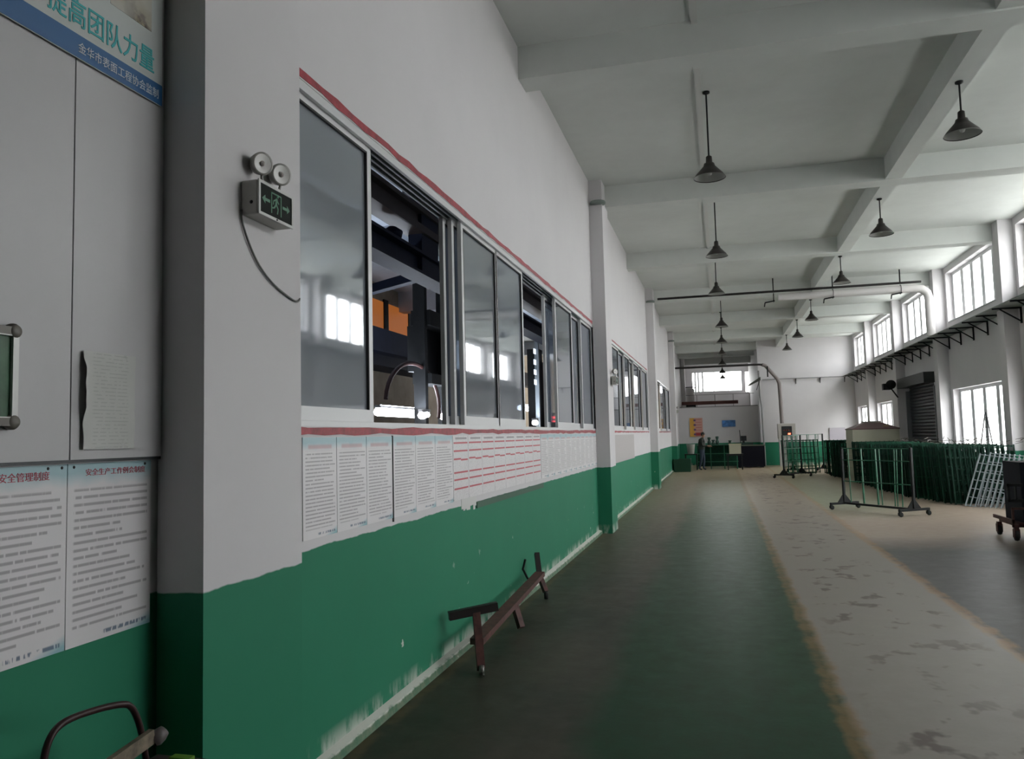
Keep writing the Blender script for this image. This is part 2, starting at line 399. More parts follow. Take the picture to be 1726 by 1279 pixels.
# far block, far wall, near wall
m = MB().box(1.92, XR+.25, 40.5, YE, 0, ZC); struct(m.obj('wall_far_block', WALL))
m = MB()
for a, b, c, d in ((XL, -1.66, 0, ZC), (1.53, 1.72, 0, ZC), (1.72, 1.92, 0, 4.2), (1.72, 1.92, 5.5, ZC), (-1.66, 1.53, 0, 4.28), (-1.66, 1.53, 5.62, ZC)): m.box(a, b, YE, YE+.2, c, d)
struct(m.obj('wall_back', WALL))
struct(MB().box(XL-.2, XR+.25, YB-.2, YB, 0, ZC).obj('wall_front', WALL))
# beams
BY = [-2.4, 3.05, 8.5, 13.9, 19.35, 24.8, 30.2, 35.6, 41.0, 44.0, 48.5]
for y in BY:
    x1 = XR if y < 40 else 1.9
    struct(MB().box(XL-.02, x1+.02, y, y+.36, BZ, ZC+.02).obj('ceiling_beam', CEIL))
for a, b in zip(BY[:8], BY[1:8]+[40.5]):
    struct(MB().box(2.80, 3.06, a+.36, b, BZ+.02, ZC+.02).obj('ceiling_beam', CEIL))
tr = MB()
for a, b in zip(BY, BY[1:]): tr.box(-.12, -.05, a+.36, b, ZC-.04, ZC)
struct(tr.obj('trim_1', mat('ceiling_conduit', (.62, .62, .60), .6)))
# little spalled concrete lumps where the first visible beam meets the wall
# ------------------------------------------------------------------ right-hand windows
def side_window(n, a, b, z0, z1, npane):
    e = sempty('window_%d' % n, (XR+.16, (a+b)/2, z0)); L = e.location
    f = MB(); fw = .08
    f.box(XR+.16, XR+.20, a, b, z0, z0+fw); f.box(XR+.16, XR+.20, a, b, z1-fw, z1)
    f.box(XR+.16, XR+.20, a, a+fw+.05, z0+fw, z1-fw); f.box(XR+.16, XR+.20, b-fw-.05, b, z0+fw, z1-fw)
    local(f, L).obj('frame', ALU, e)
    s = MB().box(XR-.03, XR+.26, a+.01, b-.01, z0+.0, z0+.02); local(s, L).obj('window_sill', ALU, e)
    st = (b-a-2*fw)/npane
    for k in range(npane):
        y0, y1 = a+fw+k*st, a+fw+(k+1)*st
        p = MB().box(XR+.190, XR+.195, y0+.02, y1-.02, z0+fw, z1-fw); local(p, L).obj('pane', GL_OUT, e)
        if k: q = MB().box(XR+.165, XR+.187, y0-.12, y0+.12, z0+fw, z1-fw); local(q, L).obj('mullion', ALU, e)
    portal((XR+.27, (a+b)/2, (z0+z1)/2), (b-a, z1-z0), (-1, 0, 0))
n = 4
for a, b in UP: side_window(n, a, b, *UZ, 5); n += 1
for a, b in LOW: side_window(n, a, b, *LZ, 4 if b-a > 3 else 3); n += 1
# back window high in the far wall
e = sempty('window_%d' % n, (0, YE+.1, 4.28)); L = e.location
f = MB()
for q in ((-1.66, 1.53, 4.28, 4.34), (-1.66, 1.53, 5.56, 5.62), (-1.66, -1.60, 4.28, 5.62), (1.47, 1.53, 4.28, 5.62)): f.box(q[0], q[1], YE+.06, YE+.14, q[2], q[3])
local(f, L).obj('frame', ALU, e)
ed = [-1.60, -1.42, -1.22, -.95, -.25, .62, 1.47]
for i in range(6):
    local(MB().box(ed[i]+.02, ed[i+1]-.02, YE+.098, YE+.102, 4.34, 5.56), L).obj('pane', GL_OUT, e)
    if i: local(MB().box(ed[i]-(.06 if i < 4 else .02), ed[i]+(.04 if i < 4 else .02), YE+.07, YE+.13, 4.34, 5.56), L).obj('mullion', ALU, e)
portal((-.06, YE+.24, 4.95), (3.19, 1.34), (0, -1, 0))
n += 1

# ------------------------------------------------------------------ left sliding windows
def sash(parent, y0, y1, xo, L, z0=ZS+.03, z1=ZT-.03, sw=.055, rail=.075):
    x = XL-.05-xo; f = MB()
    f.box(x-.018, x+.018, y0, y0+sw, z0, z1); f.box(x-.018, x+.018, y1-sw, y1, z0, z1)
    f.box(x-.018, x+.018, y0+sw, y1-sw, z0, z0+rail); f.box(x-.018, x+.018, y0+sw, y1-sw, z1-sw, z1)
    s = local(f, L).obj('sash', ALU, parent)
    g = MB(); q = .012     # black gasket round the pane
    g.box(x-.008, x+.019, y0+sw, y0+sw+q, z0+rail, z1-sw); g.box(x-.008, x+.019, y1-sw-q, y1-sw, z0+rail, z1-sw)
    g.box(x-.008, x+.019, y0+sw, y1-sw, z1-sw-q, z1-sw)
    local(g, L).obj('gasket', GASKET, s)
    local(MB().box(x-.003, x+.003, y0+sw, y1-sw, z0+rail, z1-sw), L).obj('pane', GL_IN, s)
def long_window(k, ab, sashes):
    a, b = ab; e = sempty('window_%d' % k, (XL-.1, (a+b)/2, ZS)); L = e.location.copy()
    f = MB()
    for x in (0, .05, .10):          # three sliding tracks
        f.box(XL-.075-x, XL-.06-x, a, b, ZS, ZS+.03); f.box(XL-.075-x, XL-.06-x, a, b, ZT-.045, ZT)
    f.box(XL-.18, XL-.02, a, b, ZS, ZS+.012); f.box(XL-.18, XL-.02, a, b, ZT-.012, ZT)
    f.box(XL-.18, XL-.02, a, a+.03, ZS, ZT); f.box(XL-.18, XL-.02, b-.03, b, ZS, ZT)
    local(f, L).obj('track_frame', ALUD, e)
    local(MB().box(XL-.028, XL-.004, a, b, ZT-.05, ZT).box(XL-.028, XL-.004, a, b, ZS, ZS+.028), L).obj('frame_lip', ALU, e)
    for y0, y1, xo in sashes: sash(e, y0, y1, xo, L)
long_window(1, W1, [(3.33, 4.56, 0), (6.20, 7.50, .10), (6.28, 7.46, .05), (6.38, 7.50, 0), (7.46, 8.57, 0), (10.16, 11.35, .10), (10.38, 11.62, .0), (11.60, 12.5, .05), (12.42, 13.46, 0)])
long_window(2, W2, [(15.8, 17.3, 0), (17.25, 18.45, .05), (18.35, 19.4, 0), (19.3, 20.5, .05), (20.4, 21.7, 0), (21.6, 22.8, .05), (22.7, 24.05, 0)])
long_window(3, W3, [(26.65, 28.3, 0), (28.2, 29.9, .05), (29.8, 31.5, 0), (31.4, 33.2, .05), (33.1, 34.85, 0)])
def tape(name, z0, z1, a, b, label, seed):
    random.seed(seed); m = MB(); N = max(8, int((b-a)/.18)); top = []; bot = []
    for i in range(N+1):
        y = a+(b-a)*i/N; top.append((y, z1-random.random()*(z1-z0)*.25)); bot.append((y, z0+random.random()*(z1-z0)*.3))
    poly = bot+top[::-1]
    for i in range(N):
        m.add([(XL+.001, *bot[i]), (XL+.001, *bot[i+1]), (XL+.001, *top[i+1]), (XL+.001, *top[i]), (XL+.004, *bot[i]), (XL+.004, *bot[i+1]), (XL+.004, *top[i+1]), (XL+.004, *top[i])], [(4, 5, 6, 7), (0, 1, 5, 4), (3, 2, 6, 7)])
    return tag(m.obj(name, REDT), label, 'tape')
tape('red_tape', 3.565, 3.625, 3.32, 13.45, 'torn faded red tape strip along the top edge of the nearest sliding window', 1)
tape('red_tape', 1.69, 1.747, 3.32, 13.45, 'worn red tape strip on the sill edge between the nearest window and the notices', 2)
tape('red_tape', 3.565, 3.60, 15.8, 24.0, 'thin red tape line along the top of the second sliding window', 3)
tape('red_tape', 1.70, 1.745, 15.8, 24.0, 'thin red tape line under the sill of the second sliding window', 4)
tape('red_tape', 1.70, 1.745, 26.7, 34.8, 'thin red tape line under the sill of the farthest sliding window', 5)

# ------------------------------------------------------------------ notices
PTH = .004
PGR = 'printed notices under the near sliding window'
pos_words = ['first', 'second', 'third', 'fourth', 'fifth', 'sixth', 'seventh', 'eighth', 'ninth', 'tenth', 'eleventh', 'twelfth']
def notice(y0, y1, z0, z1, m, label, group, x=XL, name='notice_poster'):
    x += .001; L = (x, (y0+y1)/2, z0); o = local(MB().box(x, x+PTH, y0, y1, z0, z1), L).obj(name, m); o.location = L
    return tag(o, label, 'notice', group)
ysb = [3.62, 3.99, 4.37, 4.755]
for i in range(3): notice(ysb[i]+.003, ysb[i+1]-.003, 1.165, 1.685, poster_mat('far', i), 'blue-headed white text notice, %s from the near pillar under the window' % pos_words[i], PGR)
ysb = [4.765, 5.16, 5.55, 5.95]
for i in range(3): notice(ysb[i]+.003, ysb[i+1]-.003, 1.165, 1.685, poster_mat('far', i+3), 'blue-headed white text notice, %s from the near pillar, right of the thin black joint' % pos_words[i+3] if i == 0 else 'blue-headed white text notice, %s from the near pillar under the window' % pos_words[i+3], PGR)
tag(MB().box(XL, XL+.009, 4.755, 4.765, 1.14, 1.69).obj('joint_strip', GASKET), 'thin black vertical strip between the third and fourth blue-headed notices', 'strip')
rm = poster_mat('red', 0)
for i in range(8):
    y = 5.955+i*.394; notice(y+.003, y+.391, 1.17, 1.685, rm, 'white notice with red bars, %s from the left in its row of eight' % pos_words[i], 'red-barred notices under the window')
for i in range(11):
    y = 9.13+i*.394; notice(y+.003, y+.391, 1.17, 1.685, poster_mat('far', 6+i % 3), 'pale text notice right of the red-barred ones, %s of eleven towards the second pillar' % pos_words[i], 'pale notices near the second pillar')
random.seed(3)
tag(MB().box(XL, XL+.012, 6.55, 9.2, 1.062, 1.115).obj('backing_strip', mat('dark_green_strip', (.025, .085, .05), .6)), 'dark green strip left on the wall below the red-barred notices', 'strip')
# scraps of torn paper where the strip starts
m = MB()
for k in range(9):
    y = 6.15+k*.045; m.box(XL, XL+.003, y, y+.05, 1.10-random.random()*.05, 1.17)
tag(m.obj('torn_paper', mat('torn_paper_white', (.62, .61, .6), .7)), 'torn white paper scraps hanging below the first red-barred notice', 'paper')
notice(15.9, 19.6, 1.09, 1.66, mat('plain_grey_board', (.42, .39, .39), .5), 'long plain greyish notice board under the second sliding window', None, name='notice_board')
# two large notices at left
XN = XL-.03
RED = mat('red_print', (.42, .04, .07), .5); TEAL = mat('teal_print', (.02, .34, .36), .5); WHT = mat('white_print', (.55, .6, .65), .5)
p1 = notice(1.765, 2.156, 1.01, 1.608, poster_mat('near', 11), 'safety rules notice with red heading at the left edge of the photo, partly cut off', 'large notices left of the pillar', x=XN)
p2 = notice(2.160, 2.553, 1.01, 1.608, poster_mat('near', 12), 'meeting rules notice with long red heading, between the cut-off notice and the pillar', 'large notices left of the pillar', x=XN)
wall_text('heading', '安全管理制度', .03, RED, p1, XN+PTH+.0022, 1.90, 1.563, .185)
wall_text('heading', '安全生产工作例会制度', .025, RED, p2, XN+PTH+.0022, 2.235, 1.568, .285)
for p, ys_ in ((p1, (2.08, 2.135)), (p2, (2.185, 2.52))):
    for y in ys_[:]:
        MB().lathe([(0, .004), (.004, .003), (.006, 0)], 10, Vector((XN+PTH, y, 1.597))-p.location, (1, 0, 0)).obj('nail', GASKET, p)
# crumpled faded sheet on the panels
random.seed(5); m = MB(); NY, NZ = 8, 12; y0, y1, z0, z1 = 2.182, 2.422, 1.655, 1.985
xs = XL+.007
g = [[(xs+.002+random.random()*.005+(.012 if i == 0 and 4 < j < 11 else 0), y0+(y1-y0)*i/NY+(random.random()-.5)*.003, z0+(z1-z0)*j/NZ) for j in range(NZ+1)] for i in range(NY+1)]
vs = [q for c_ in g for q in c_]+[(q[0]-.001, q[1], q[2]) for c_ in g for q in c_]; K = (NY+1)*(NZ+1)
fs = []
for i in range(NY):
    for j in range(NZ):
        a = i*(NZ+1)+j; fs += [(a, a+NZ+1, a+NZ+2, a+1), (K+a, K+a+1, K+a+NZ+2, K+a+NZ+1)]
m.add(vs, fs, True)
def faded_sheet():
    g = NG('faded_printed_sheet'); P, x, y, z = g.gen(); Pw, wx, wy, wz = g.pos()
    c = g.mix(g.noise(Pw, 7, 3), (.46, .46, .44), (.56, .56, .54))
    rows = g.band(g.ma('FRACT', g.ma('MULTIPLY', z, 26.)), .3, .6, .05)
    on = g.ma('MULTIPLY', g.ma('MULTIPLY', rows, g.band(y, .18, .85, .02)), g.step(g.noise(Pw, 50, 1), .45, .05))
    c = g.mix(g.ma('MULTIPLY', on, .3), c, (.2, .22, .2))
    st = g.step(g.noise(Pw, 9, 4, sc=(1, 1.5, .5)), .66, .03)
    c = g.mix(g.ma('MULTIPLY', st, .35), c, (.12, .14, .13)); g.set(g.b.inputs['Base Color'], c); g.b.inputs['Roughness'].default_value = .7
    return g.m
tag(m.obj('paper_sheet', faded_sheet()), 'crumpled faded printed sheet stuck on the grey wall panel above the notices', 'paper')
# green board with rounded aluminium frame at the left edge
b = thing('message_board', 'green message board with rounded aluminium frame cut by the left edge', 'board', (XL+.006, 1.55, 1.735)); L = b.location
local(MB().box(XL+.007, XL+.018, 1.2, 1.90, 1.755, 2.0), L).obj('board_face', mat('board_green', (.03, .09, .045), .3, noise=.5, scale=4), b)
local(MB().box(XL+.007, XL+.028, 1.893, 1.913, 1.757, 1.998).box(XL+.007, XL+.028, 1.2, 1.893, 1.738, 1.757).box(XL+.007, XL+.028, 1.2, 1.893, 1.998, 2.017), L).obj('frame', mat('board_frame_alu', (.62, .62, .6), .3, metal=.2), b)
for z in (1.742, 2.013):
    local(MB().lathe([(0, .024), (.018, .024), (.024, .014), (.024, 0)], 14, (XL+.007, 1.902, z), (1, 0, 0)).box(XL+.007, XL+.029, 1.3, 1.902, z-.012, z+.012), L).obj('corner_cap', mat('board_corner', (.13, .12, .10), .4), b)
# banner high at left
b = thing('banner', 'white wall banner with teal and white Chinese lettering and blue lower band', 'banner', (XL+.006, 1.6, 2.97)); L = b.location.copy()
xb = XL+.007
local(MB().box(xb, xb+.004, .2, 2.552, 2.97, 4.2), L).obj('banner_sheet', mat('banner_print', (.47, .50, .49), .4, noise=.06, scale=1.5), b)
local(MB().box(xb+.0042, xb+.0052, .2, 2.552, 2.972, 3.052), L).obj('blue_band', mat('banner_blue', (.012, .10, .26), .4), b)
local(MB().box(xb+.0042, xb+.0052, .2, 2.49, 3.385, 3.388), L).obj('thin_line', mat('banner_line', (.2, .2, .2), .5), b)
def pic():
    g = NG('banner_picture'); P, x, y, z = g.pos(); n1 = g.noise(P, 18, 5); c = g.mix(g.step(n1, .5, .06), (.32, .27, .17), (.06, .03, .02)); c = g.mix(g.step(g.noise(P, 5, 2), .5, .1), c, (.45, .43, .38))
    g.set(g.b.inputs['Base Color'], c); return g.m
local(MB().box(xb+.0042, xb+.0052, 2.28, 2.49, 3.24, 3.8), L).obj('picture', pic(), b)
wall_text('teal_lettering', '提高团队力量', .10, TEAL, b, xb+.0056, 2.005, 3.088, .50)
wall_text('white_lettering', '金华市表面工程协会监制', .04, WHT, b, xb+.0064, 2.135, 2.995, .395)

# ------------------------------------------------------------------ emergency exit light
def exit_light(loc, label, detail=True):
    t = thing('emergency_light', label, 'emergency light', loc, 'emergency lights on the left wall')
    W, H_, D = .27, .145, .08; body = mat('light_body_plastic', (.40, .39, .36), .4)
    bm_ = MB().box(0, D, -W/2, W/2, 0, H_); o = bm_.obj('housing', body, t)
    bv = o.modifiers.new('bevel', 'BEVEL'); bv.width = .01; bv.segments = 3
    fr = MB()
    for q in ((-W/2, W/2, 0, .012), (-W/2, W/2, H_-.012, H_), (-W/2, -W/2+.012, .012, H_-.012), (W/2-.012, W/2, .012, H_-.012)): fr.box(D, D+.006, *q)
    fr.obj('face_frame', mat('light_frame_white', (.55, .55, .53), .4), t)
    MB().box(D, D+.003, -W/2+.012, W/2-.012, .012, H_-.012).obj('sign_face', mat('sign_black', (.006, .009, .007), .6, spec=.1), t)
    G = mat('sign_green', (.02, .12, .06), .4, emit=.06); s = MB(); x0, x1 = D+.003, D+.0042; zc = H_/2
    for sg in (-1, 1):           # arrows left and right
        s.prism([(sg*.108, 0), (sg*.085, .018), (sg*.085, .006), (sg*.050, .006), (sg*.050, -.006), (sg*.085, -.006), (sg*.085, -.018)], x0, x1, lambda a, b_, x_: (x_, a, zc+b_))
    for q in ((-.04, -.034, -.045, .045), (.034, .04, -.045, .045), (-.04, .04, .039, .045)): s.box(x0, x1, q[0], q[1], zc+q[2], zc+q[3])
    man = [((.004, .026), (-.002, .000), .013), ((-.002, .020), (-.022, .010), .006), ((-.022, .010), (-.024, -.006), .005), ((.004, .020), (.020, .006), .006), ((-.002, 0), (-.016, -.018), .008), ((-.016, -.018), (-.032, -.022), .006), ((0, 0), (.014, -.018), .008), ((.014, -.018), (.008, -.04), .006)]
    for p, q, w_ in man: s.bar((x0+.0006, p[0], zc+p[1]), (x0+.0006, q[0], zc+q[1]), w_, .0012, (1, 0, 0))
    s.lathe([(0, .0012), (.008, .0012), (.008, 0)], 12, (x0, .010, zc+.037), (1, 0, 0))
    s.obj('exit_symbol', G, t)
    for y in (-.062, .085):
        hd = MB().tube([(.05, y*.9, H_), (.052, y, H_+.045)], .006, 8)
        ax = Vector((.85, -.42, -.12)).normalized(); c = Vector((.045, y, H_+.088))
        hd.lathe([(0, -.04), (.030, -.036), (.044, -.012), (.048, .012), (.048, .022), (.040, .022)], 22, c, ax)
        h = hd.obj('lamp_head', mat('lamp_head_grey', (.30, .29, .27), .35), t)
        MB().lathe([(0, .014), (.020, .018), (.040, .021)], 22, c, ax).obj('lens', mat('lamp_lens', (.80, .78, .76), .3), h)
        MB().lathe([(0, .026), (.006, .025), (.012, .019)], 12, c, ax).obj('bulb', mat('lamp_lens_core', (.40, .36, .34), .1), h)
    MB().lathe([(0, .003), (.006, .003), (.008, 0)], 8, (.05, -W/2, .05), (0, -1, 0)).obj('button', GASKET, t); MB().lathe([(0, .003), (.004, .003), (.004, 0)], 8, (D+.006, .0, .006), (1, 0, 0)).obj('screw', GASKET, t)
    return t
exit_light((-1.87, 2.955, 2.60), 'two-headed emergency exit light on the near white pillar, hanging cord below')
exit_light((-1.80, 13.95, 2.54), 'small two-headed emergency light on the second pillar beside the second window')
exit_light((-1.80, 35.4, 2.54), 'tiny two-headed emergency light on the farthest visible pillar of the left wall')
pts = [(-1.862, 2.815, 2.62), (-1.862, 2.812, 2.58), (-1.862, 2.86, 2.50), (-1.862, 2.93, 2.42), (-1.862, 3.04, 2.355), (-1.862, 3.17, 2.32), (-1.862, 3.25, 2.305), (-1.865, 3.30, 2.33), (-1.93, 3.305, 2.36)]
tag(MB().tube(chaikin(pts), .0045, 6).obj('power_cord', mat('grey_cord', (.14, .14, .13), .5)), 'thin grey cord looping down from the near emergency light across the pillar', 'cord')

# ------------------------------------------------------------------ pendant lamps
def pendant(loc, ztop, label):
    L_ = ztop-loc[2]
    t = thing('pendant_lamp', label, 'lamp', loc, 'pendant factory lamps')
    MB().tube([(0, 0, .25), (0, 0, L_-.02)], .011, 8).obj('rod', DARK, t)
    MB().lathe([(0, L_), (.045, L_), (.045, L_-.02), (.012, L_-.035)], 14).obj('ceiling_rose', DARK, t)
    sh = MB().lathe([(.012, .30), (.038, .28), (.042, .20), (.065, .19), (.075, .155), (.12, .105), (.175, .045), (.205, 0)], 28); sh.obj('shade', SHADE, t)
    si = MB().lathe([(.204, .002), (.172, .047), (.117, .107), (.06, .15), (0, .155)], 28); si.obj('shade_inner', SHADEIN, t)
    MB().lathe([(0, .03), (.022, .035), (.034, .06), (.030, .09), (.018, .12), (.018, .155)], 14).obj('bulb', BULB, t)
    return t
ordn = ['nearest', 'second nearest', 'third', 'fourth', 'fifth', 'sixth', 'seventh', 'farthest']
for i, y in enumerate((10.56, 15.4, 19.7, 25.9, 30.6, 35.2, 40.6, 46.3, 51.2)):
    lab = 'dark pendant lamp of the left row, ' + (ordn[i]+' from the camera' if i < 7 else ('last but one before the back window' if i == 7 else 'farthest, small against the bright back window'))
    pendant(((.01, .08, .06, .19, .20, .22, .25, .27, .3)[i], y*.985, 4.95), ZC-.001, lab)
for i, y in enumerate((10.2, 15.08, 19.85, 26.2, 30.8, 35.55)):
    pendant((2.92, y, 5.09), (BZ+.019 if not any(q < y < q+.36 for q in BY) else BZ), 'dark pendant lamp of the right row, ' + ordn[i] + (' from the camera' if i < 5 else ' one, next to the block wall'))

# ------------------------------------------------------------------ pipes overhead
p = thing('overhead_pipe', 'thick pale pipe crossing the hall under the ceiling, thin black line on top', 'pipe', (0, 24.0, 5.5))
L = p.location
local(MB().tube([(-1.66, 24.05, 5.71), (5.6, 24.05, 5.71)], .034, 10), L).obj('black_line', BLACKP, p)
pp = [(1.80, 24, 5.52), (5.42, 24, 5.52), (5.60, 24, 5.49), (5.72, 24, 5.38), (5.76, 24, 5.22), (5.76, 24, 4.18)]
local(MB().tube(pp, [.10, .115, .115, .115, .115, .115], 14), L).obj('duct', WHP, p)
for x in (1.67, 3.28, 5.05):
    local(MB().bar((x, 24, 5.70), (x, 24, 6.09), .03).tube([(x, 24+.135*math.cos(a), 5.52+.135*math.sin(a)) for a in [k*math.pi/6 for k in range(13)]], .008, 5).bar((x-.25, 23.9, 5.37), (x+.02, 23.9, 5.41), .035).bar((x-.25, 23.9, 5.37), (x-.27, 23.9, 5.25), .03), L).obj('hanger', DARK, p)
p = thing('overhead_pipe', 'thin dark pipe across the far end bending down beside the control cabinet', 'pipe', (2.8, 39.3, 1.95)); L = p.location
local(MB().tube([(-2.04, 39.0, 4.80), (1.9, 39.0, 4.80), (2.1, 39.05, 4.78)], .05, 10), L).obj('pipe_run', BLACKP, p)
local(MB().tube([(2.05, 39.05, 4.79), (2.2, 39.1, 4.74), (2.72, 39.25, 4.10), (2.80, 39.3, 3.9), (2.84, 39.3, 2.0)], .085, 12), L).obj('pipe_drop', mat('grey_brown_pipe', (.20, .17, .165), .5), p)
local(MB().box(2.25, 2.31, 39.0, 39.06, 4.2, 4.7), L).obj('hanger', DARK, p)
t = tag(MB().tube([(1.93, 40.2, 4.6), (1.95, 40.2, 3.4), (2.0, 40.1, 2.8), (2.05, 40.15, 0.02)], .045, 10).obj('wall_pipe', mat('grey_pipe', (.22, .22, .22), .5)), 'thin grey vertical pipe on the corner where the far block begins', 'pipe')

# ------------------------------------------------------------------ bracketed shelf on the right wall
sh = thing('wall_shelf', 'long narrow shelf on steel brackets running below the high right windows', 'shelf', (XR, 20, 4.13)); L = sh.location.copy()
local(MB().box(5.74, XR-.002, -2.0, 40.4, 4.15, 4.175), L).obj('shelf_board', mat('shelf_board_grey', (.20, .215, .20), .6, noise=.2, scale=3), sh)
bmm = MB().bar((0, 0, 0), (-.56, 0, 0), .032, .032).bar((-.015, 0, 0), (-.015, 0, -.33), .032, .032).bar((-.42, 0, -.01), (-.015, 0, -.29), .025, .025).mesh('bracket', DARK)
y = 9.0; k = 0
while y < 40:
    link('bracket', bmm, sh, Vector((XR-.003, y, 4.132))-L); y += 1.09
sh2 = thing('wall_shelf', 'thin pipe rail on small brackets along the far block wall', 'shelf', (2.0, 40.47, 4.14)); L = sh2.location.copy()
local(MB().tube([(2.1, 40.35, 4.16), (5.9, 40.35, 4.16)], .025, 8), L).obj('rail', mat('grey_rail', (.25, .25, .25), .5), sh2)
b2 = MB().bar((0, 0, .02), (0, -.2, .02), .03).bar((0, -.01, .02), (0, -.01, -.22), .03).bar((0, -.17, .01), (0, -.01, -.16), .02).mesh('bracket', DARK)
for x in (2.85, 3.65, 4.75, 5.85): link('bracket', b2, sh2, Vector((x, 40.49, 4.12))-L)

# ------------------------------------------------------------------ roller door
d = sempty('door_1', (XR+.1, (DR[0]+DR[1])/2, 0)); L = d.location.copy()
sl = MB(); SH = .105; prof = [(-.02, 0), (.012, .02), (.018, .05), (.012, .09), (-.02, .107)]; W_ = DR[1]-DR[0]
vs = [(-x, yy_, z) for yy_ in (-W_/2, W_/2) for x, z in prof]; nn = len(prof)
sl.add(vs, [tuple(range(nn)), tuple(range(nn, 2*nn))]+[(i, i+1, nn+i+1, nn+i) for i in range(nn-1)])
slm = sl.mesh('slat', mat('roller_slat', (.030, .036, .042), .4, metal=.2))
for k in range(30): link('slat', slm, d, (0, 0, .01+k*SH))
bx = MB().box(XR-.30, XR+.05, DR[0]-.1, DR[1]+.05, 3.0, 3.32); local(bx, L).obj('roller_box', mat('roller_box', (.022, .026, .024), .5), d)
local(MB().lathe([(0, .1), (.16, .1), (.16, 0), (0, 0)], 14, (5.80, DR[1]+.02, 3.16), (0, 1, 0)).box(5.55, 5.80, DR[1]+.05, DR[1]+.3, 2.98, 3.2).bar((5.8, DR[1]+.0, 3.0), (5.99, DR[1]+.0, 2.7), .04), L).obj('motor', DARK, d)
for y in (DR[0]-.04, DR[1]+.04): local(MB().box(XR-.03, XR+.1, y-.05, y+.05, 0, 2.9), L).obj('guide_rail', mat('guide_rail_grey', (.16, .17, .18), .5), d)

# ------------------------------------------------------------------ lattice racks
def lattice(wd, ht, nv, nh, r, m, name='wire_rack'):
    mb = MB()
    for i in range(nv+1):
        x = -wd/2+wd*i/nv; q = 1.6 if i in (0, nv) else 1
        mb.bar((x, 0, .0), (x, 0, ht), r*q)
    for j in range(nh+1):
        z = .03+(ht-.06)*j/nh; mb.bar((-wd/2, r, z), (wd/2, r, z), r*(1.6 if j in (0, nh) else 1))
    return mb.mesh(name, m)
random.seed(11)
lm = [lattice(1.25, 1.26, 13, 5, .017, GREEND), lattice(1.15, 1.22, 11, 6, .017, GREEND), lattice(1.2, 1.28, 9, 5, .017, mat('mid_green_wire', (.004, .055, .028), .6, noise=.3, scale=9, spec=.2))]
RL = 'green wire rack panel leaning in the tight row along the right wall'
def front_x(y):
    P_ = ((17.9, 4.98), (18.9, 4.72), (20.8, 4.27), (23.5, 4.10), (27, 4.02), (31.5, 3.75))
    for (a, xa), (b_, xb_) in zip(P_, P_[1:]):
        if y <= b_: return xa+(xb_-xa)*(y-a)/(b_-a)
    return 3.75
y = 18.75; k = 0; YAW = 0
while y < 29.3:
    if 26.9 < y < 28.75: y = 28.75
    o = link('wire_rack', lm[0 if random.random() < .55 else (1 if random.random() < .6 else 2)])
    wd = {0: 1.25, 1: 1.15, 2: 1.2}[lm.index(o.data)]
    cx = front_x(y)+wd/2+random.uniform(-.05, .05)
    o.location = (cx, y, .012); YAW = max(-5, min(5, YAW+random.uniform(-2, 2))); o.rotation_euler = (R(-11+random.uniform(-.6, .6)), 0, R(YAW))
    tag(o, RL, 'rack', 'green rack panels in the row by the right wall'); k += 1
    if k <= 3: o['label'] = 'dark green wire rack panel, %s of the long row, behind the silver grids' % ('foremost', 'second', 'third')[k-1]; del o['group']
    y += random.uniform(.15, .19)
# second, farther rank in front of the block wall
for k in range(12):
    o = link('wire_rack', lm[k % 3]); o.location = (4.40+random.uniform(-.03, .03), 29.55+k*.25, .012); o.rotation_euler = (R(-11), 0, R(random.uniform(-4, 4)))
    tag(o, RL, 'rack', 'green rack panels in the row by the right wall')
# bright wires / hooks lying along the top of the row
m = MB(); random.seed(4)
for k in range(70):
    y = random.uniform(17.9, 22); x = front_x(y)+random.uniform(.1, .9); z = 1.27+random.uniform(0, .10); a = random.uniform(0, 6.28)
    m.bar((x, y, z), (x+.14*math.cos(a), y+.14*math.sin(a), z+random.uniform(-.03, .07)), .010)
tag(m.obj('wire_hooks', mat('tangled_brown_wire', (.06, .055, .04), .6)), 'tangle of thin dark wire hooks lying on top of the rack panels', 'hooks', kind='stuff')
# grey galvanised grid leaning on the row
gm = MB(); wd, ht = 1.12, 1.16
for i in range(12): x = wd*i/11; gm.bar((x, 0, 0), (x, 0, ht), .019 if i % 11 else .024)
for j in range(7): z = .02+(ht-.04)*j/6; gm.bar((0, .014, z), (wd, .014, z), .016)
gd = thing('wire_grid', 'silver galvanised wire grid leaning at the near end of the green row', 'grid', (4.87, 18.45, .012))
gg = gm.obj('grid_wires', GALV, gd)
gd.rotation_euler = (R(-22), R(6), R(-48))
gd2 = dup(gd, (5.12, 18.5, .012), 'second silver wire grid leaning right behind the front one'); gd2.rotation_euler = (R(-20), R(4), R(-50))

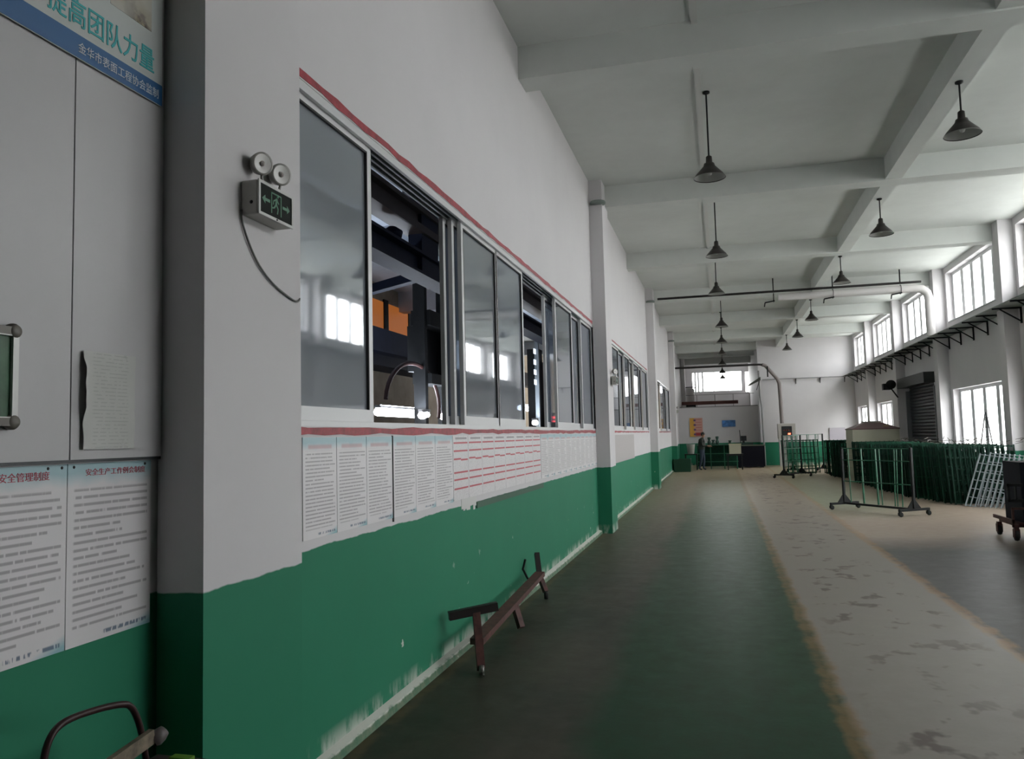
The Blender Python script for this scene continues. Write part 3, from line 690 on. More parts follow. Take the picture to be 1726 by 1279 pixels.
# rolling racks
def rolling_rack(loc, rz, label, wd=1.8, ht=1.28, m=DARK, mg=GREENM):
    t = thing('rolling_rack', label, 'rolling rack', loc, 'rolling hanging racks', rz)
    MB().box(-wd/2, wd/2, -.022, .022, .105, .145).obj('base_bar', m, t)
    for s_ in (-1, 1):
        x = s_*wd/2
        MB().box(x-.025, x+.025, -.36, .36, .10, .145).obj('foot_bar', m, t)
        MB().box(x-.022, x+.022, -.022, .022, .145, ht).obj('post', m, t)
        g = MB(); g.prism([(-.17, .145), (.17, .145), (.03, .31), (-.03, .31)], x-.006, x+.006, lambda a, b_, c_: (c_, a, b_)); g.obj('gusset', m, t)
        for yy_ in (-.34, .34):
            c = MB().box(x-.02, x+.02, yy_-.02, yy_+.02, .07, .10).box(x-.026, x-.02, yy_-.03, yy_+.03, .03, .085).box(x+.02, x+.026, yy_-.03, yy_+.03, .03, .085)
            co = c.obj('caster', m, t)
            MB().lathe([(.0, -.016), (.042, -.016), (.045, 0), (.042, .016), (0, .016)], 16, (x, yy_+.02, .046), (1, 0, 0)).obj('wheel', RUBBER, co)
    for z in (.58, 1.02, ht-.02): MB().bar((-wd/2, 0, z), (wd/2, 0, z), .018).obj('cross_rail', mg, t)
    for x in (-.72, -.36, .02, .12, .44, .5, .62):
        MB().bar((x*wd/1.8, .015, .15), ((x+(.04 if x > .3 else -.02))*wd/1.8, .015, ht-.03), .016 if x not in (-.36, .02) else .026).obj('wire_upright', mg, t)
    return t
rolling_rack((2.955, 17.15, 0), math.atan2(16.4-17.91, 3.46-2.44), 'empty wheeled hanging rack standing alone on the open floor, nearest of the racks')
rolling_rack((2.45, 29.9, 0), R(62), 'wheeled rack in front of the control cabinet by the yellow floor line', 1.5, 1.5)
rolling_rack((3.35, 33.6, 0), R(35), 'wheeled rack behind, between the control cabinet rack and the green row', 1.5, 1.5)
for k, (x, y) in enumerate(((2.72, 31.5), (2.95, 32.2))):
    o = link('wire_rack', lm[2]); o.location = (x+.1, y, .03); o.rotation_euler = (R(-6), 0, R(15)); tag(o, 'bright green wire panel standing loose by the wheeled racks, %s one' % ('nearer' if k == 0 else 'farther'), 'rack')

# step ladder frame against the right window
t = thing('ladder', 'thin dark A-frame ladder standing behind the green row before the low window', 'ladder', (6.02, 20.9, 0))
for a, b_ in (((-.30, 0, 0), (.04, 0, 1.98)), ((.10, 0, 0), (.06, 0, 1.98))): MB().bar(a, b_, .022).obj('rail', DARK, t)
MB().bar((.17, -.45, 0), (.07, 0, 1.9), .02).obj('rail', DARK, t)
for z in (.5, .8, 1.1, 1.4, 1.62, 1.85):
    MB().bar((-.30+.34*z/1.98, 0, z), (.12, 0, z), .016).obj('rung', DARK, t)

# big tank with maroon hip lid
t = thing('storage_tank', 'large cream box tank with maroon sloping lid behind the green row', 'tank', (4.90, 27.9, 0)); 
MB().box(-.82, .55, -.7, .7, 0, 1.63).obj('tank_body', CREAM, t)
lid = MB(); a = [(-.84, -.72), (.57, -.72), (.57, .72), (-.84, .72)]; b_ = [(-.40, -.4), (.13, -.4), (.13, .4), (-.40, .4)]
lid.add([(x, y, 1.63) for x, y in a]+[(x, y, 1.66) for x, y in a]+[(x, y, 1.84) for x, y in b_], [(0, 1, 2, 3), (8, 9, 10, 11)]+[(i, (i+1) % 4, 4+(i+1) % 4, 4+i) for i in range(4)]+[(4+i, 4+(i+1) % 4, 8+(i+1) % 4, 8+i) for i in range(4)])
lid.obj('lid', BROWN, t)
MB().box(-.38, .10, -.35, .35, 1.84, 1.89).obj('lid_cap', mat('lid_cap_grey', (.22, .20, .18), .6), t)
MB().bar((.10, -.60, 1.72), (.26, -.60, 1.74), .05).obj('lid_handle', mat('lid_handle_tan', (.35, .25, .14), .5), t)
for z in (.4, .8, 1.2): MB().box(-.835, .565, -.715, .715, z, z+.04).obj('rib', CREAM, t)
tag(MB().box(5.05, 5.75, 40.44, 40.497, 1.16, 1.74).obj('grey_notice', mat('lilac_grey_notice', (.42, .39, .43), .6)), 'plain lilac grey panel low on the block wall right of the wheeled racks', 'panel')

# red-brown trolley at the right edge
t = thing('trolley', 'dark red-brown steel trolley with dark box load cut by the right edge', 'trolley', (4.55, 13.3, 0))
MB().box(-.48, .6, -.42, .42, .20, .26).obj('deck', RUST, t)
MB().box(-.40, .6, -.36, .36, .26, 1.12).obj('box_load', mat('dark_navy_load', (.010, .011, .020), .7, noise=.2, spec=.15), t)
fr = MB().box(-.56, -.53, -.42, .42, .26, .31).box(-.56, -.53, -.42, -.39, .20, .48).box(-.56, -.40, -.42, -.39, .45, .48).box(-.56, -.40, -.42, -.39, .20, .24); fr.obj('side_frame', RUST, t)
for x in (-.50, .5):
    for yy_ in (-.36, .36):
        c = MB().box(x-.03, x+.03, yy_-.03, yy_+.03, .15, .20).box(x-.036, x-.028, yy_-.04, yy_+.04, .05, .17).box(x+.028, x+.036, yy_-.04, yy_+.04, .05, .17).obj('caster', RUST, t)
        MB().lathe([(0, -.022), (.07, -.022), (.076, 0), (.07, .022), (0, .022)], 18, (x, yy_, .077), (1, 0, 0)).obj('wheel', RUBBER, c)
hm = MB().box(-.60, -.40, -.44, -.38, .78, .82).box(-.60, -.57, -.44, -.38, .56, .82).box(-.60, -.40, -.44, -.38, .56, .60).box(-.50, -.48, -.44, -.38, .60, .78); hm.obj('side_bracket', DARK, t)

# ------------------------------------------------------------------ rusty bench frame against the left wall
t = thing('steel_stand', 'rusty brown tilted steel stand with a T-shaped end leaning by the left wall', 'stand', (-1.85, 6.9, 0)); L = t.location.copy()
def P_(x, y, z): return Vector((x, y, z))-L
MB().bar(P_(-1.80, 5.70, .37), P_(-1.70, 5.47, .035), .055, .055).obj('leg', RUST, t)
MB().bar(P_(-1.98, 5.60, .365), P_(-1.66, 5.78, .41), .055, .06).obj('head_bar', mat('dark_rusty_steel', (.018, .012, .012), .5), t)
MB().bar(P_(-1.77, 5.60, .19), P_(-1.87, 8.15, .24), .10, .045).obj('long_rail', RUST, t)
MB().bar(P_(-1.93, 8.28, .43), P_(-1.88, 8.16, .22), .05, .05).obj('end_post', mat('dark_rusty_steel', (.018, .012, .012), .5), t)
MB().bar(P_(-1.88, 8.16, .22), P_(-1.80, 8.08, .07), .045, .045).obj('leg', RUST, t)
MB().bar(P_(-1.79, 6.78, .20), P_(-1.72, 6.72, .03), .05, .05).obj('leg', RUST, t)
MB().lathe([(0, -.02), (.036, -.02), (.04, 0), (.036, .02), (0, .02)], 14, P_(-1.79, 8.05, .041), (1, .3, 0)).obj('wheel', RUBBER, t)
MB().lathe([(0, -.018), (.030, -.018), (.034, 0), (.030, .018), (0, .018)], 14, P_(-1.69, 5.45, .035), (1, .3, 0)).bar(P_(-1.70, 5.50, .07), P_(-1.66, 5.40, .012), .012).obj('wheel', mat('dull_metal', (.18, .17, .16), .4, metal=.5), t)
MB().tube([P_(-2.0, 8.05, .40), P_(-2.03, 8.06, .30), P_(-1.98, 8.06, .20)], .012, 6).obj('hook', DARK, t)

# ------------------------------------------------------------------ hand cart at the lower left
t = thing('hand_cart', 'old hand cart with bent brown tube handle and worn wooden board, lower left corner', 'cart', (-1.62, 1.95, 0)); L = t.location.copy()
hd = [(-1.80, 1.80, .30), (-1.80, 1.80, .72), (-1.80, 1.805, .83), (-1.80, 1.83, .885), (-1.80, 1.88, .905), (-1.80, 2.00, .895), (-1.80, 2.09, .88), (-1.80, 2.135, .862), (-1.80, 2.165, .81), (-1.80, 2.185, .755), (-1.80, 2.22, .60), (-1.80, 2.25, .30)]
MB().tube(chaikin([P_(*q) for q in hd]), .010, 10).obj('handle', mat('brown_tube', (.030, .012, .012), .4, spec=.3), t)
brd = MB().bar(P_(-1.78, 1.82, .70), P_(-1.78, 2.205, .745), .02, .045).bar(P_(-1.74, 1.84, .665), P_(-1.74, 2.10, .700), .02, .03); brd.obj('board', mat('worn_board', (.16, .13, .09), .6, noise=.6, scale=20), t)
MB().box(-.16, .05, -.14, .28, .60, .68).obj('tray', mat('tray_dark', (.03, .022, .020), .5, noise=.4), t)
MB().lathe([(0, .03), (.018, .028), (.024, .01), (.024, -.01), (.016, -.02)], 14, P_(-1.775, 2.225, .735), (0.2, .6, .4)).obj('knob', mat('brown_grey_knob', (.10, .085, .085), .5), t)
MB().box(.09-.16, .16-.16, .22, .25, .62, .70).obj('green_tag', mat('bright_green_tag', (.10, .25, .02), .5), t)
MB().box(-.18, .12, -.16, .32, .16, .20).obj('deck', RUST, t)
for x in (-.14, .08):
    for y in (-.12, .28): MB().bar((x, y, .18), (x, y, .62), .025).obj('post', RUST, t)
for x in (-.14, .08):
    for y in (-.10, .26): MB().lathe([(0, -.015), (.075, -.015), (.08, 0), (.075, .015), (0, .015)], 16, (x, y, .081), (1, 0, 0)).obj('wheel', RUBBER, t)

# ------------------------------------------------------------------ far end
t = sempty('partition_wall'); 
MB().box(XL+.0, 1.92, 42.0, 42.1, 0, 2.95).obj('partition_face', WALL, t)
MB().box(XL+.1, 1.91, 41.98, 42.12, 2.95, 2.99).obj('top_rail', mat('partition_cap', (.2, .2, .2), .5), t)
def ypo():
    g = NG('yellow_red_poster'); P, x, y, z = g.gen(); c = g.mix(g.step(x, .38, .03), (.62, .33, .05), (.55, .30, .25))
    c = g.mix(g.ma('MULTIPLY', g.band(z, .06, .22, .02), g.step(x, .42, .02)), c, (.40, .03, .05))
    c = g.mix(g.ma('MULTIPLY', g.band(g.ma('FRACT', g.ma('MULTIPLY', z, 7.)), .3, .5, .05), g.band(x, .45, .92, .02)), c, (.45, .12, .10))
    c = g.mix(g.ma('MULTIPLY', g.band(x, .3, .48, .02), g.band(g.ma('FRACT', g.ma('MULTIPLY', z, 4.)), .3, .7, .05)), c, (.12, .06, .15))
    g.set(g.b.inputs['Base Color'], c); return g.m
tag(MB().box(-1.50, -.85, 41.94, 41.975, 1.46, 2.42).obj('yellow_poster', ypo()), 'yellow and red safety poster on the far partition wall, left of the person', 'poster')
tag(MB().box(.12, .78, 41.94, 41.975, 1.93, 2.26).obj('blue_sign', mat('blue_sign', (.05, .17, .42), .4, noise=.5, scale=5)), 'small blue rectangular sign on the far partition wall', 'sign')
tag(MB().box(XL+.02, 1.05, 45.9, 46.2, 3.24, 3.42).obj('brown_beam', mat('brown_red_beam', (.16, .06, .05), .5)), 'long reddish-brown beam above the far partition, below the bright window', 'beam')
tag(MB().box(XL+.02, 1.05, 44.9, 45.4, 2.80, 3.06).obj('cream_duct', mat('cream_duct', (.55, .50, .42), .5)), 'long cream duct lying just above the far partition top', 'duct')
t = thing('rail_fence', 'thin grey rail with short posts above the brown beam at the far end', 'rail', (0, 46.3, 3.42))
MB().bar((-1.8, 0, .38), (2.0-.05, 0, .38), .03).obj('top_rail', mat('grey_rail', (.25, .25, .25), .5), t)
for x in (-1.2, -.2, .8, 1.7): MB().bar((x, 0, -.4), (x, 0, .38), .04).obj('post', mat('grey_rail', (.25, .25, .25), .5), t)
t = thing('water_tank', 'white upright cylinder tank with dark top pipe left of the bright back window', 'tank', (-1.60, 47.5, 3.3))
MB().lathe([(0, 0), (.24, 0), (.25, .04), (.25, .88), (.2, .95), (0, .97)], 20).obj('tank_body', mat('tank_white', (.6, .58, .57), .5), t)
MB().tube([(-.26, 0, 1.02), (.24, 0, 1.02), (.3, 0, .95)], .03, 8).obj('top_pipe', DARK, t)
MB().box(-.3, .3, -.3, .3, -.12, 0).obj('tank_base', DARK, t)
for x in (-.26, .26):
    for y in (-.26, .26): MB().box(x-.03, x+.03, y-.03, y+.03, -3.3, -.12).obj('stand_leg', DARK, t)
# canopy on the block corner
t = thing('canopy', 'small dark slanted canopy hanging off the corner of the far block', 'canopy', (1.9, 40.1, 4.0))
cm = MB(); cm.add([(.10, -.1, .28), (.10, .12, .28), (-.50, .12, -.10), (-.50, -.1, -.10), (.10, -.1, .12), (.10, .12, .12), (-.50, .12, -.16), (-.50, -.1, -.16)], [(0, 1, 2, 3), (4, 5, 6, 7), (0, 3, 7, 4), (1, 2, 6, 5), (0, 1, 5, 4), (2, 3, 7, 6)]); cm.obj('canopy_sheet', mat('canopy_dark', (.06, .065, .055), .6), t)
MB().bar((.05, 0, .12), (-.1, 0, -.35), .03).obj('stay', DARK, t)

# control cabinet
t = thing('control_cabinet', 'grey control cabinet on a pedestal with dark screen and glowing red display', 'cabinet', (3.05, 39.4, 0)); 
gc = mat('cabinet_grey', (.42, .40, .37), .5)
MB().box(-.42, .36, -.25, .25, 1.30, 1.98).obj('cabinet_box', gc, t)
MB().box(-.38, -.05, -.2, .2, 0, 1.30).obj('pedestal', mat('pedestal_pale', (.5, .5, .48), .5), t)
MB().box(-.26, .20, -.262, -.25, 1.40, 1.86).obj('screen', mat('screen_dark', (.03, .032, .035), .2), t)
MB().box(.02, .13, -.268, -.262, 1.47, 1.54).obj('red_display', mat('red_led', (1., .06, .03), .4, emit=5), t)
for x in (-.15, -.05, .05): MB().lathe([(0, .02), (.02, .018), (.025, 0)], 10, (x, -.262, 1.68), (0, -1, 0)).obj('button', mat('button_red', (.3, .05, .04), .4), t)

# green bin, white bucket, work table with things, tub, box
t = thing('green_bin', 'low dark green bin at the foot of the left wall by the person', 'bin', (-1.62, 35.2, 0))
b_ = MB(); wd, dp, ht = .36, .45, .55
o = [(-wd, -dp), (wd, -dp), (wd, dp), (-wd, dp)]; i_ = [(-wd+.03, -dp+.03), (wd-.03, -dp+.03), (wd-.03, dp-.03), (-wd+.03, dp-.03)]
b_.add([(x*.93, y*.93, 0) for x, y in o]+[(x, y, ht) for x, y in o]+[(x, y, ht) for x, y in i_]+[(x*.9, y*.9, .04) for x, y in i_],
       [(0, 1, 2, 3), (12, 13, 14, 15)]+[(k, (k+1) % 4, 4+(k+1) % 4, 4+k) for k in range(4)]+[(4+k, 4+(k+1) % 4, 8+(k+1) % 4, 8+k) for k in range(4)]+[(8+k, 8+(k+1) % 4, 12+(k+1) % 4, 12+k) for k in range(4)])
b_.obj('bin_body', mat('bin_green', (.006, .05, .025), .5), t)
t = thing('plastic_bucket', 'white plastic bucket sitting behind the green bin near the person', 'bucket', (-1.30, 36.6, .72))
MB().lathe([(0, 0), (.14, 0), (.19, .42), (.20, .43), (.18, .43), (.13, .02), (0, .02)], 18).obj('bucket_body', mat('bucket_white', (.55, .55, .52), .5), t)
t = thing('side_table', 'small dark low table carrying the white bucket', 'table', (-1.30, 36.6, 0))
MB().box(-.28, .28, -.25, .25, .68, .72).obj('table_top', DARK, t)
for x in (-.24, .24):
    for y in (-.21, .21): MB().box(x-.02, x+.02, y-.02, y+.02, 0, .68).obj('leg', DARK, t)
t = thing('work_table', 'long green-framed work rack table at the far end behind the person', 'table', (.0, 37.6, 0))
MB().box(-1.1, .75, -.4, .4, 1.06, 1.10).obj('table_top', mat('table_green', (.02, .10, .06), .5), t)
for x in (-1.05, -.45, .15, .70):
    for y in (-.36, .36): MB().box(x-.02, x+.02, y-.02, y+.02, 0, 1.06).obj('leg', GREENM, t)
for z in (.32, .68): MB().box(-1.1, .75, -.37, -.34, z, z+.03).obj('cross_rail', GREENM, t)
MB().box(-1.05, .70, .30, .34, .1, 1.06).obj('back_panel', GREEND, t)
for k, (x, h_) in enumerate(((-.50, .34), (-.14, .38), (-.32, .22), (.42, .18), (1.0, .30))):
    if k == 4: continue
    o = thing('green_pot', 'dark green machine part standing on the far work table, %s from the left' % pos_words[[0, 2, 1, 3][k]], 'machine part', (x, 37.6, 1.1), 'parts on the far work table')
    MB().lathe([(0, 0), (.075, 0), (.08, h_*.4), (.05, h_*.55), (.05, h_*.7), (.075, h_*.75), (.075, h_), (0, h_)], 12).obj('pot_body', mat('machine_green_dark', (.015, .05, .035), .5), o)
t = thing('black_tub', 'long black tub standing at the far end left of the block wall', 'tub', (1.32, 38.6, 0)); b_ = MB(); wd, dp, ht = .62, .5, 1.05
o = [(-wd, -dp), (wd, -dp), (wd, dp), (-wd, dp)]; i_ = [(-wd+.04, -dp+.04), (wd-.04, -dp+.04), (wd-.04, dp-.04), (-wd+.04, dp-.04)]
b_.add([(x, y, .05) for x, y in o]+[(x, y, ht) for x, y in o]+[(x, y, ht) for x, y in i_]+[(x, y, .6) for x, y in i_],
       [(0, 1, 2, 3), (12, 13, 14, 15)]+[(k, (k+1) % 4, 4+(k+1) % 4, 4+k) for k in range(4)]+[(4+k, 4+(k+1) % 4, 8+(k+1) % 4, 8+k) for k in range(4)]+[(8+k, 8+(k+1) % 4, 12+(k+1) % 4, 12+k) for k in range(4)])
b_.obj('tub_body', mat('tub_black', (.008, .008, .013), .7, spec=.1), t)
MB().box(-.65, .65, -.52, -.48, 1.0, 1.05).obj('tub_rim', mat('tub_rim', (.10, .12, .08), .5), t)
for x in (-.5, .5): MB().box(x-.06, x+.06, -.4, .4, 0, .05).obj('foot', DARK, t)
t = thing('cream_box', 'cream crate on a dark wheeled stand in front of the black tub', 'box', (.62, 36.4, .70))
MB().box(-.26, .24, -.2, .2, 0, .44).obj('box_body', CREAM, t); MB().box(-.28, .26, -.22, .22, .40, .44).obj('rim', mat('cream_rim', (.45, .42, .28), .5), t)
t = thing('wheeled_stand', 'low dark wheeled stand under the cream crate', 'stand', (.62, 36.4, 0))
MB().box(-.38, .32, -.3, .3, .62, .70).obj('deck', DARK, t)
for x in (-.33, .27):
    for y in (-.25, .25):
        MB().box(x-.02, x+.02, y-.02, y+.02, .08, .62).obj('leg', DARK, t); MB().lathe([(0, -.02), (.045, -.02), (.05, 0), (.045, .02), (0, .02)], 12, (x, y, .05), (1, 0, 0)).obj('wheel', RUBBER, t)
t = thing('bench_grinder', 'small black machine with thin upright rod beside the block wall', 'machine', (1.05, 39.6, 1.12))
MB().box(-.10, .16, -.1, .1, .10, .34).box(-.03, .07, -.06, .06, 0, .1).obj('machine_body', DARK, t); MB().bar((-.12, 0, 0), (-.14, 0, .62), .03).obj('rod', DARK, t)
t = thing('machine_stand', 'dark green cupboard under the small black machine beside the block wall', 'stand', (1.05, 39.6, 0))
MB().box(-.35, .45, -.25, .25, .04, 1.12).obj('cupboard', mat('cupboard_green', (.012, .04, .03), .5), t); MB().box(-.3, .4, -.2, .2, 0, .04).obj('plinth', DARK, t)

# ------------------------------------------------------------------ person
def person(loc, rz):
    t = thing('person', 'person in dark green jacket and dark blue trousers standing in profile, hands forward', 'person', loc, rz=rz)
    J = {'pel': (0, 0, .90, .135), 'bel': (-.01, 0, 1.05, .13), 'che': (.00, 0, 1.24, .145), 'sh': (.02, 0, 1.36, .10), 'nk': (.05, 0, 1.43, .052), 'hd0': (.075, 0, 1.50, .07), 'hd1': (.09, 0, 1.585, .085), 'hdt': (.085, 0, 1.625, .06),
         'hl': (0, .09, .86, .10), 'kl': (.06, .10, .48, .062), 'al': (.02, .10, .09, .042), 'fl': (.14, .11, .045, .035), 'hr': (0, -.09, .86, .10), 'kr': (-.03, -.10, .48, .062), 'ar': (-.12, -.10, .09, .042), 'fr': (0, -.11, .045, .035),
         'sl': (.02, .17, 1.34, .062), 'el': (.06, .23, 1.08, .045), 'wl': (.28, .16, 1.04, .030), 'pl': (.34, .15, 1.045, .032), 'sr': (.02, -.17, 1.34, .062), 'er': (.07, -.23, 1.08, .045), 'wr': (.30, -.14, 1.08, .030), 'pr': (.36, -.13, 1.085, .032)}
    E_ = [('pel', 'bel'), ('bel', 'che'), ('che', 'sh'), ('sh', 'nk'), ('nk', 'hd0'), ('hd0', 'hd1'), ('hd1', 'hdt'), ('pel', 'hl'), ('hl', 'kl'), ('kl', 'al'), ('al', 'fl'), ('pel', 'hr'), ('hr', 'kr'), ('kr', 'ar'), ('ar', 'fr'), ('sh', 'sl'), ('sl', 'el'), ('el', 'wl'), ('wl', 'pl'), ('sh', 'sr'), ('sr', 'er'), ('er', 'wr'), ('wr', 'pr')]
    for s_, sg in (('l', 1), ('r', -1)):
        px, py, pz, _ = J['p'+s_]
        for q in range(4):
            J['f%s%d' % (s_, q)] = (px+.05, py+(q-1.5)*.018, pz+.005, .0095); J['g%s%d' % (s_, q)] = (px+.085-.004*abs(q-1.5), py+(q-1.5)*.019, pz-.015, .008)
            E_ += [('p'+s_, 'f%s%d' % (s_, q)), ('f%s%d' % (s_, q), 'g%s%d' % (s_, q))]
        J['t%s' % s_] = (px+.02, py-sg*.04, pz+.01, .011); J['u%s' % s_] = (px+.055, py-sg*.045, pz+.0, .009); E_ += [('p'+s_, 't'+s_), ('t'+s_, 'u'+s_)]
    ks = list(J); me = bpy.data.meshes.new('body'); me.from_pydata([J[k][:3] for k in ks], [(ks.index(a), ks.index(b)) for a, b in E_], [])
    o = link('body', me); o.modifiers.new('skin', 'SKIN'); o.modifiers.new('sub', 'SUBSURF').levels = 2
    for i, k in enumerate(ks):
        sv = me.skin_vertices[0].data[i]; r_ = J[k][3]; sv.radius = (r_, r_*(1.25 if k in ('che', 'bel', 'pel') else 1)); sv.use_root = (k == 'pel')
    dg = bpy.context.evaluated_depsgraph_get(); m2 = bpy.data.meshes.new_from_object(o.evaluated_get(dg)); bpy.data.objects.remove(o)
    m2.materials.clear()
    for q in (mat('jacket_dark', (.022, .028, .022), .8), mat('trousers_blue', (.022, .035, .060), .8), mat('skin', (.34, .19, .13), .6), mat('shoes', (.015, .015, .015), .6)): m2.materials.append(q)
    for p in m2.polygons:
        c = p.center; p.use_smooth = True
        p.material_index = 3 if c.z < .09 else (1 if c.z < .92 and abs(c.x) < .25 and not (abs(c.y) > .2) else (2 if c.z > 1.44 or c.x > .27 else 0))
    b = link('body', m2, t)
    h = MB().lathe([(0, .105), (.045, .095), (.082, .06), (.095, .01), (.088, -.03), (.075, -.05)], 16, (.065, 0, 1.585), (-.25, 0, 1)); h.obj('hair', mat('black_hair', (.008, .007, .007), .5), t)
    f = MB()
    f.add([(.165, -.012, 1.555), (.165, .012, 1.555), (.19, 0, 1.548), (.168, 0, 1.59)], [(0, 1, 2), (1, 3, 2), (0, 2, 3)]); f.obj('nose', mat('skin', (.34, .19, .13)), t)
    for sg in (-1, 1):
        MB().lathe([(0, .004), (.006, .002), (.008, 0)], 8, (.165, sg*.032, 1.592), (1, sg*.2, 0)).obj('eye', mat('eye_dark', (.02, .015, .01), .3), t)
        MB().lathe([(0, .012), (.018, .008), (.022, 0)], 10, (.075, sg*.086, 1.565), (0, sg, 0)).obj('ear', mat('skin', (.34, .19, .13)), t)
    MB().box(.158, .166, -.022, .022, 1.522, 1.528).obj('mouth', mat('lips', (.2, .07, .06), .5), t)
    return t
person((-.80, 35.9, 0), R(-8))

# ------------------------------------------------------------------ machine hall behind the sliding windows
HX = -12.5
IW = mat('machine_hall_wall', (.34, .28, .21), .8, noise=.2, scale=1.5)
IWC = mat('machine_hall_ceiling', (.50, .54, .60), .8, noise=.06)
struct(MB().box(HX-.2, XL-.2, YB, 46, ZC, ZC+.2).obj('ceiling', IWC))
m = MB(); wall_with_holes(-9.4, -9.2, YB, 46, 0, ZC, [], m)
iw = struct(m.obj('wall_machine_hall', IW))
struct(MB().box(-9.2, XL-.2, YB-.2, YB, 0, ZC).box(-9.2, XL-.2, 46, 46.2, 0, ZC).obj('wall_machine_hall_end', IW))
OR = mat('amber_lit_window', (.85, .26, .05), .5, emit=.10)
e = sempty('window_%d' % n, (-9.2, 21.4, 4.7)); L = e.location.copy(); n += 1
for a, b_ in ((18.8, 20.85), (21.15, 22.7)): local(MB().box(-9.2, -9.18, a, b_, 4.72, 5.62), L).obj('pane', OR, e)
local(MB().box(-9.2, -9.15, 20.85, 21.15, 4.6, 5.7).box(-9.2, -9.15, 22.7, 23.0, 4.6, 5.7).box(-9.2, -9.15, 18.6, 24.5, 4.6, 4.72), L).obj('frame', DARK, e)
for k in range(6): struct(MB().box(-9.2, XL-.2, 1+7*k, 1.4+7*k, 5.5, ZC+.02).obj('ceiling_beam', IWC))
# gantry
t = thing('gantry_crane', 'navy steel gantry of long beams and posts seen through the open window', 'gantry', (-4, 12, 0))
def G_(mb, name, m_): mb.v = [tuple(Vector(v)-Vector((-4, 12, 0))) for v in mb.v]; return mb.obj(name, m_, t)
G_(MB().box(-4.15, -3.85, 2, 34, 4.52, 4.62).box(-4.05, -3.95, 2, 34, 4.62, 4.80).box(-4.15, -3.85, 2, 34, 4.80, 4.86), 'top_beam', mat('dark_brown_beam', (.03, .022, .020), .5))
G_(MB().box(-4.16, -3.84, 2, 34, 3.92, 3.96).box(-4.03, -3.97, 2, 34, 3.96, 4.20).box(-4.16, -3.84, 2, 34, 4.20, 4.24), 'runway_beam', NAVY)
for y in (10.53, 22, 33): G_(MB().box(-4.1, -3.9, y-.33, y+.33, 3.96, 5.45), 'post', NAVY)
G_(MB().box(-4.1, -3.9, 10, 34, 5.05, 5.40), 'side_plate', NAVY)
G_(MB().bar((-4, 12.0, 4.45), (-8.6, 15.0, 4.45), .16), 'cross_beam', NAVY)
G_(MB().box(-7.9, -7.6, 2, 34, 3.75, 4.3), 'rear_beam', NAVY)
for y in (9.4, 12.7): G_(MB().lathe([(.02, 0), (.12, .02), (.14, .10), (.05, .16)], 12, (-4.0, y, 4.26)), 'bell', NAVY)
# plating tanks (blue bodies) below
t = thing('plating_tank_line', 'row of dark plating tanks with navy rims inside the machine hall', 'tank', (-7, 15, 0))
for k in range(9):
    MB().box(-1.9, .6, -12+3*k, -9.3+3*k, .05, 1.35).obj('tank_body', NAVY, t)
MB().box(-2.0, -1.2, -12, 16, 3.55, 4.35).obj('service_duct', NAVY, t)
# hoist carriage with rods and drum
t = thing('hoist_carriage', 'dark hoist machine with curled hose, racks and rods behind the open window', 'hoist', (-5.6, 15, 0))
for q in ((-.12, .12, -.60, -.46, 0, 4.9), (-.12, .12, .72, .86, 0, 4.9), (-.2, .2, -.5, 1.7, 3.9, 4.2), (-.2, .2, -.46, .72, 2.75, 2.95), (-.3, -.1, -.46, .72, 3.0, 3.9), (-.1, .1, .86, 1.9, 2.62, 2.72)): MB().box(*q).obj('carriage_frame', DARK, t)
for k in range(6): MB().bar((.05, .86, 2.95+k*.2), (.05, 1.95, 3.05+k*.2), .035).obj('rack_rod', GALV if k % 3 else RUST, t)
pts = [(.05, -1.0+1.35*math.cos(a), 2.30+.80*math.sin(a)) for a in [R(-15+10*k) for k in range(20)]]
MB().tube(pts, .04, 8).obj('hose', mat('dark_red_hose', (.05, .018, .016), .5), t)
MB().lathe([(0, -.6), (.25, -.6), (.25, .6), (0, .6)], 20, (.1, 1.5, 4.58), (0, 1, .1)).obj('drum', mat('drum_plastic', (.20, .22, .25), .25), t)
t = thing('rack_carrier', 'tall pale rail and reddish machine column seen through the second open window', 'machine', (-4.4, 19.5, 0))
MB().box(-.05, .05, -.1, .0, 1.2, 4.2).obj('pale_rail', GALV, t); MB().box(-.3, .2, .7, 1.6, 1.3, 3.6).obj('column', RUST, t)
MB().box(-.3, .0, .15, .6, 1.3, 3.9).obj('dark_column', DARK, t)
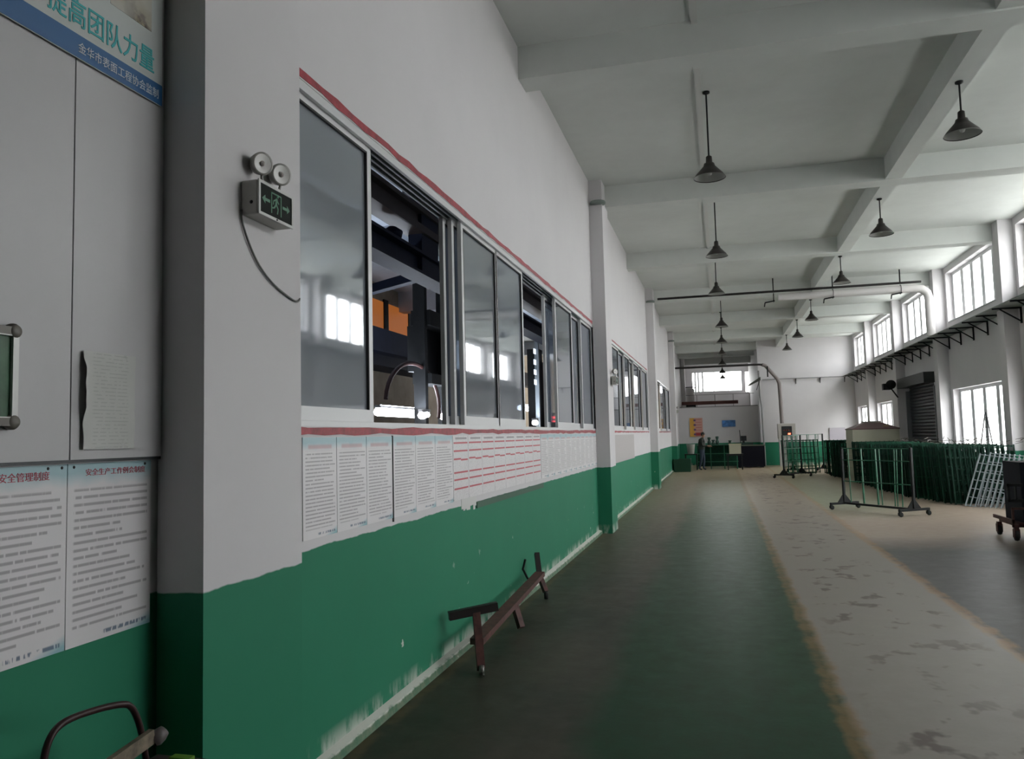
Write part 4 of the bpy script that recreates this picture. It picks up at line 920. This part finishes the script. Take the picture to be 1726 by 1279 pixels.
for k, z in enumerate((2.95, 3.2, 3.45, 3.72)): MB().box(.0, .02, -.42, -.2, z, z+.13).obj('white_tag', mat('white_tag', (.7, .75, .85), .4, emit=.5), t)  # tags are no lamps; a faint glow is put into their colour
# lamps of the machine hall, the last two added for its light
def lamp_bar(loc, ln, label, power, rot=0, r=.08):
    t = thing('tube_lamp', label, 'lamp', loc, 'lamps over the plating line')
    MB().tube([(0, -ln/2, 0), (0, ln/2, 0)], r, 8).obj('tube', mat('lit_tube', (.93, .95, 1.), .4, emit=9), t)
    MB().box(-.06, .06, -ln/2, ln/2, r, r+.05).obj('fitting', ALU, t)
    ld = bpy.data.lights.new('tube_light', 'AREA'); ld.shape = 'RECTANGLE'; ld.size = .3; ld.size_y = ln; ld.energy = power; ld.color = (.80, .88, 1)
    o = bpy.data.objects.new('tube_light', ld); C.objects.link(o); o.parent = t; o.location = (0, 0, .12); o.rotation_euler = (R(180), 0, 0)
lamp_bar((-6.2, 14.7, 2.20), 1.9, 'long bright tube lamp at sill height in the open window', 70)
lamp_bar((-5.5, 14.25, 2.12), .12, 'small bright lamp right of the long tube in the open window', 6, r=.07)
lamp_bar((-5.3, 13.95, 2.12), .12, 'small bright lamp, second right of the long tube', 6, r=.05)
lamp_bar((-5.5, 15.5, 2.12), .18, 'roundish bright lamp near the right edge of the first open window', 6, r=.07)
lamp_bar((-4.35, 18.85, 2.0), .2, 'small bright lamp low in the second open window', 8, r=.06)
lamp_bar((-6.2, 26, 2.6), 2.6, 'tube lamp added deep in the machine hall to light its ceiling', 80)  # added lamp, lights the hall ceiling from below
lamp_bar((-6.5, 8, 2.3), 2.6, 'unseen tube lamp added low in the machine hall to brighten it', 70)  # out of view, added to brighten the hall
t = thing('indicator_stack', 'red lit display with three rows in the second open window', 'display', (-4.3, 21.6, 1.75))
MB().box(-.05, .05, -.14, .14, 0, .55).obj('display_case', DARK, t)
for k in range(3): MB().box(.05, .06, -.10, .10, .18+k*.11, .24+k*.11).obj('red_row', mat('red_led_row', (1., .05, .06), .4, emit=4), t)
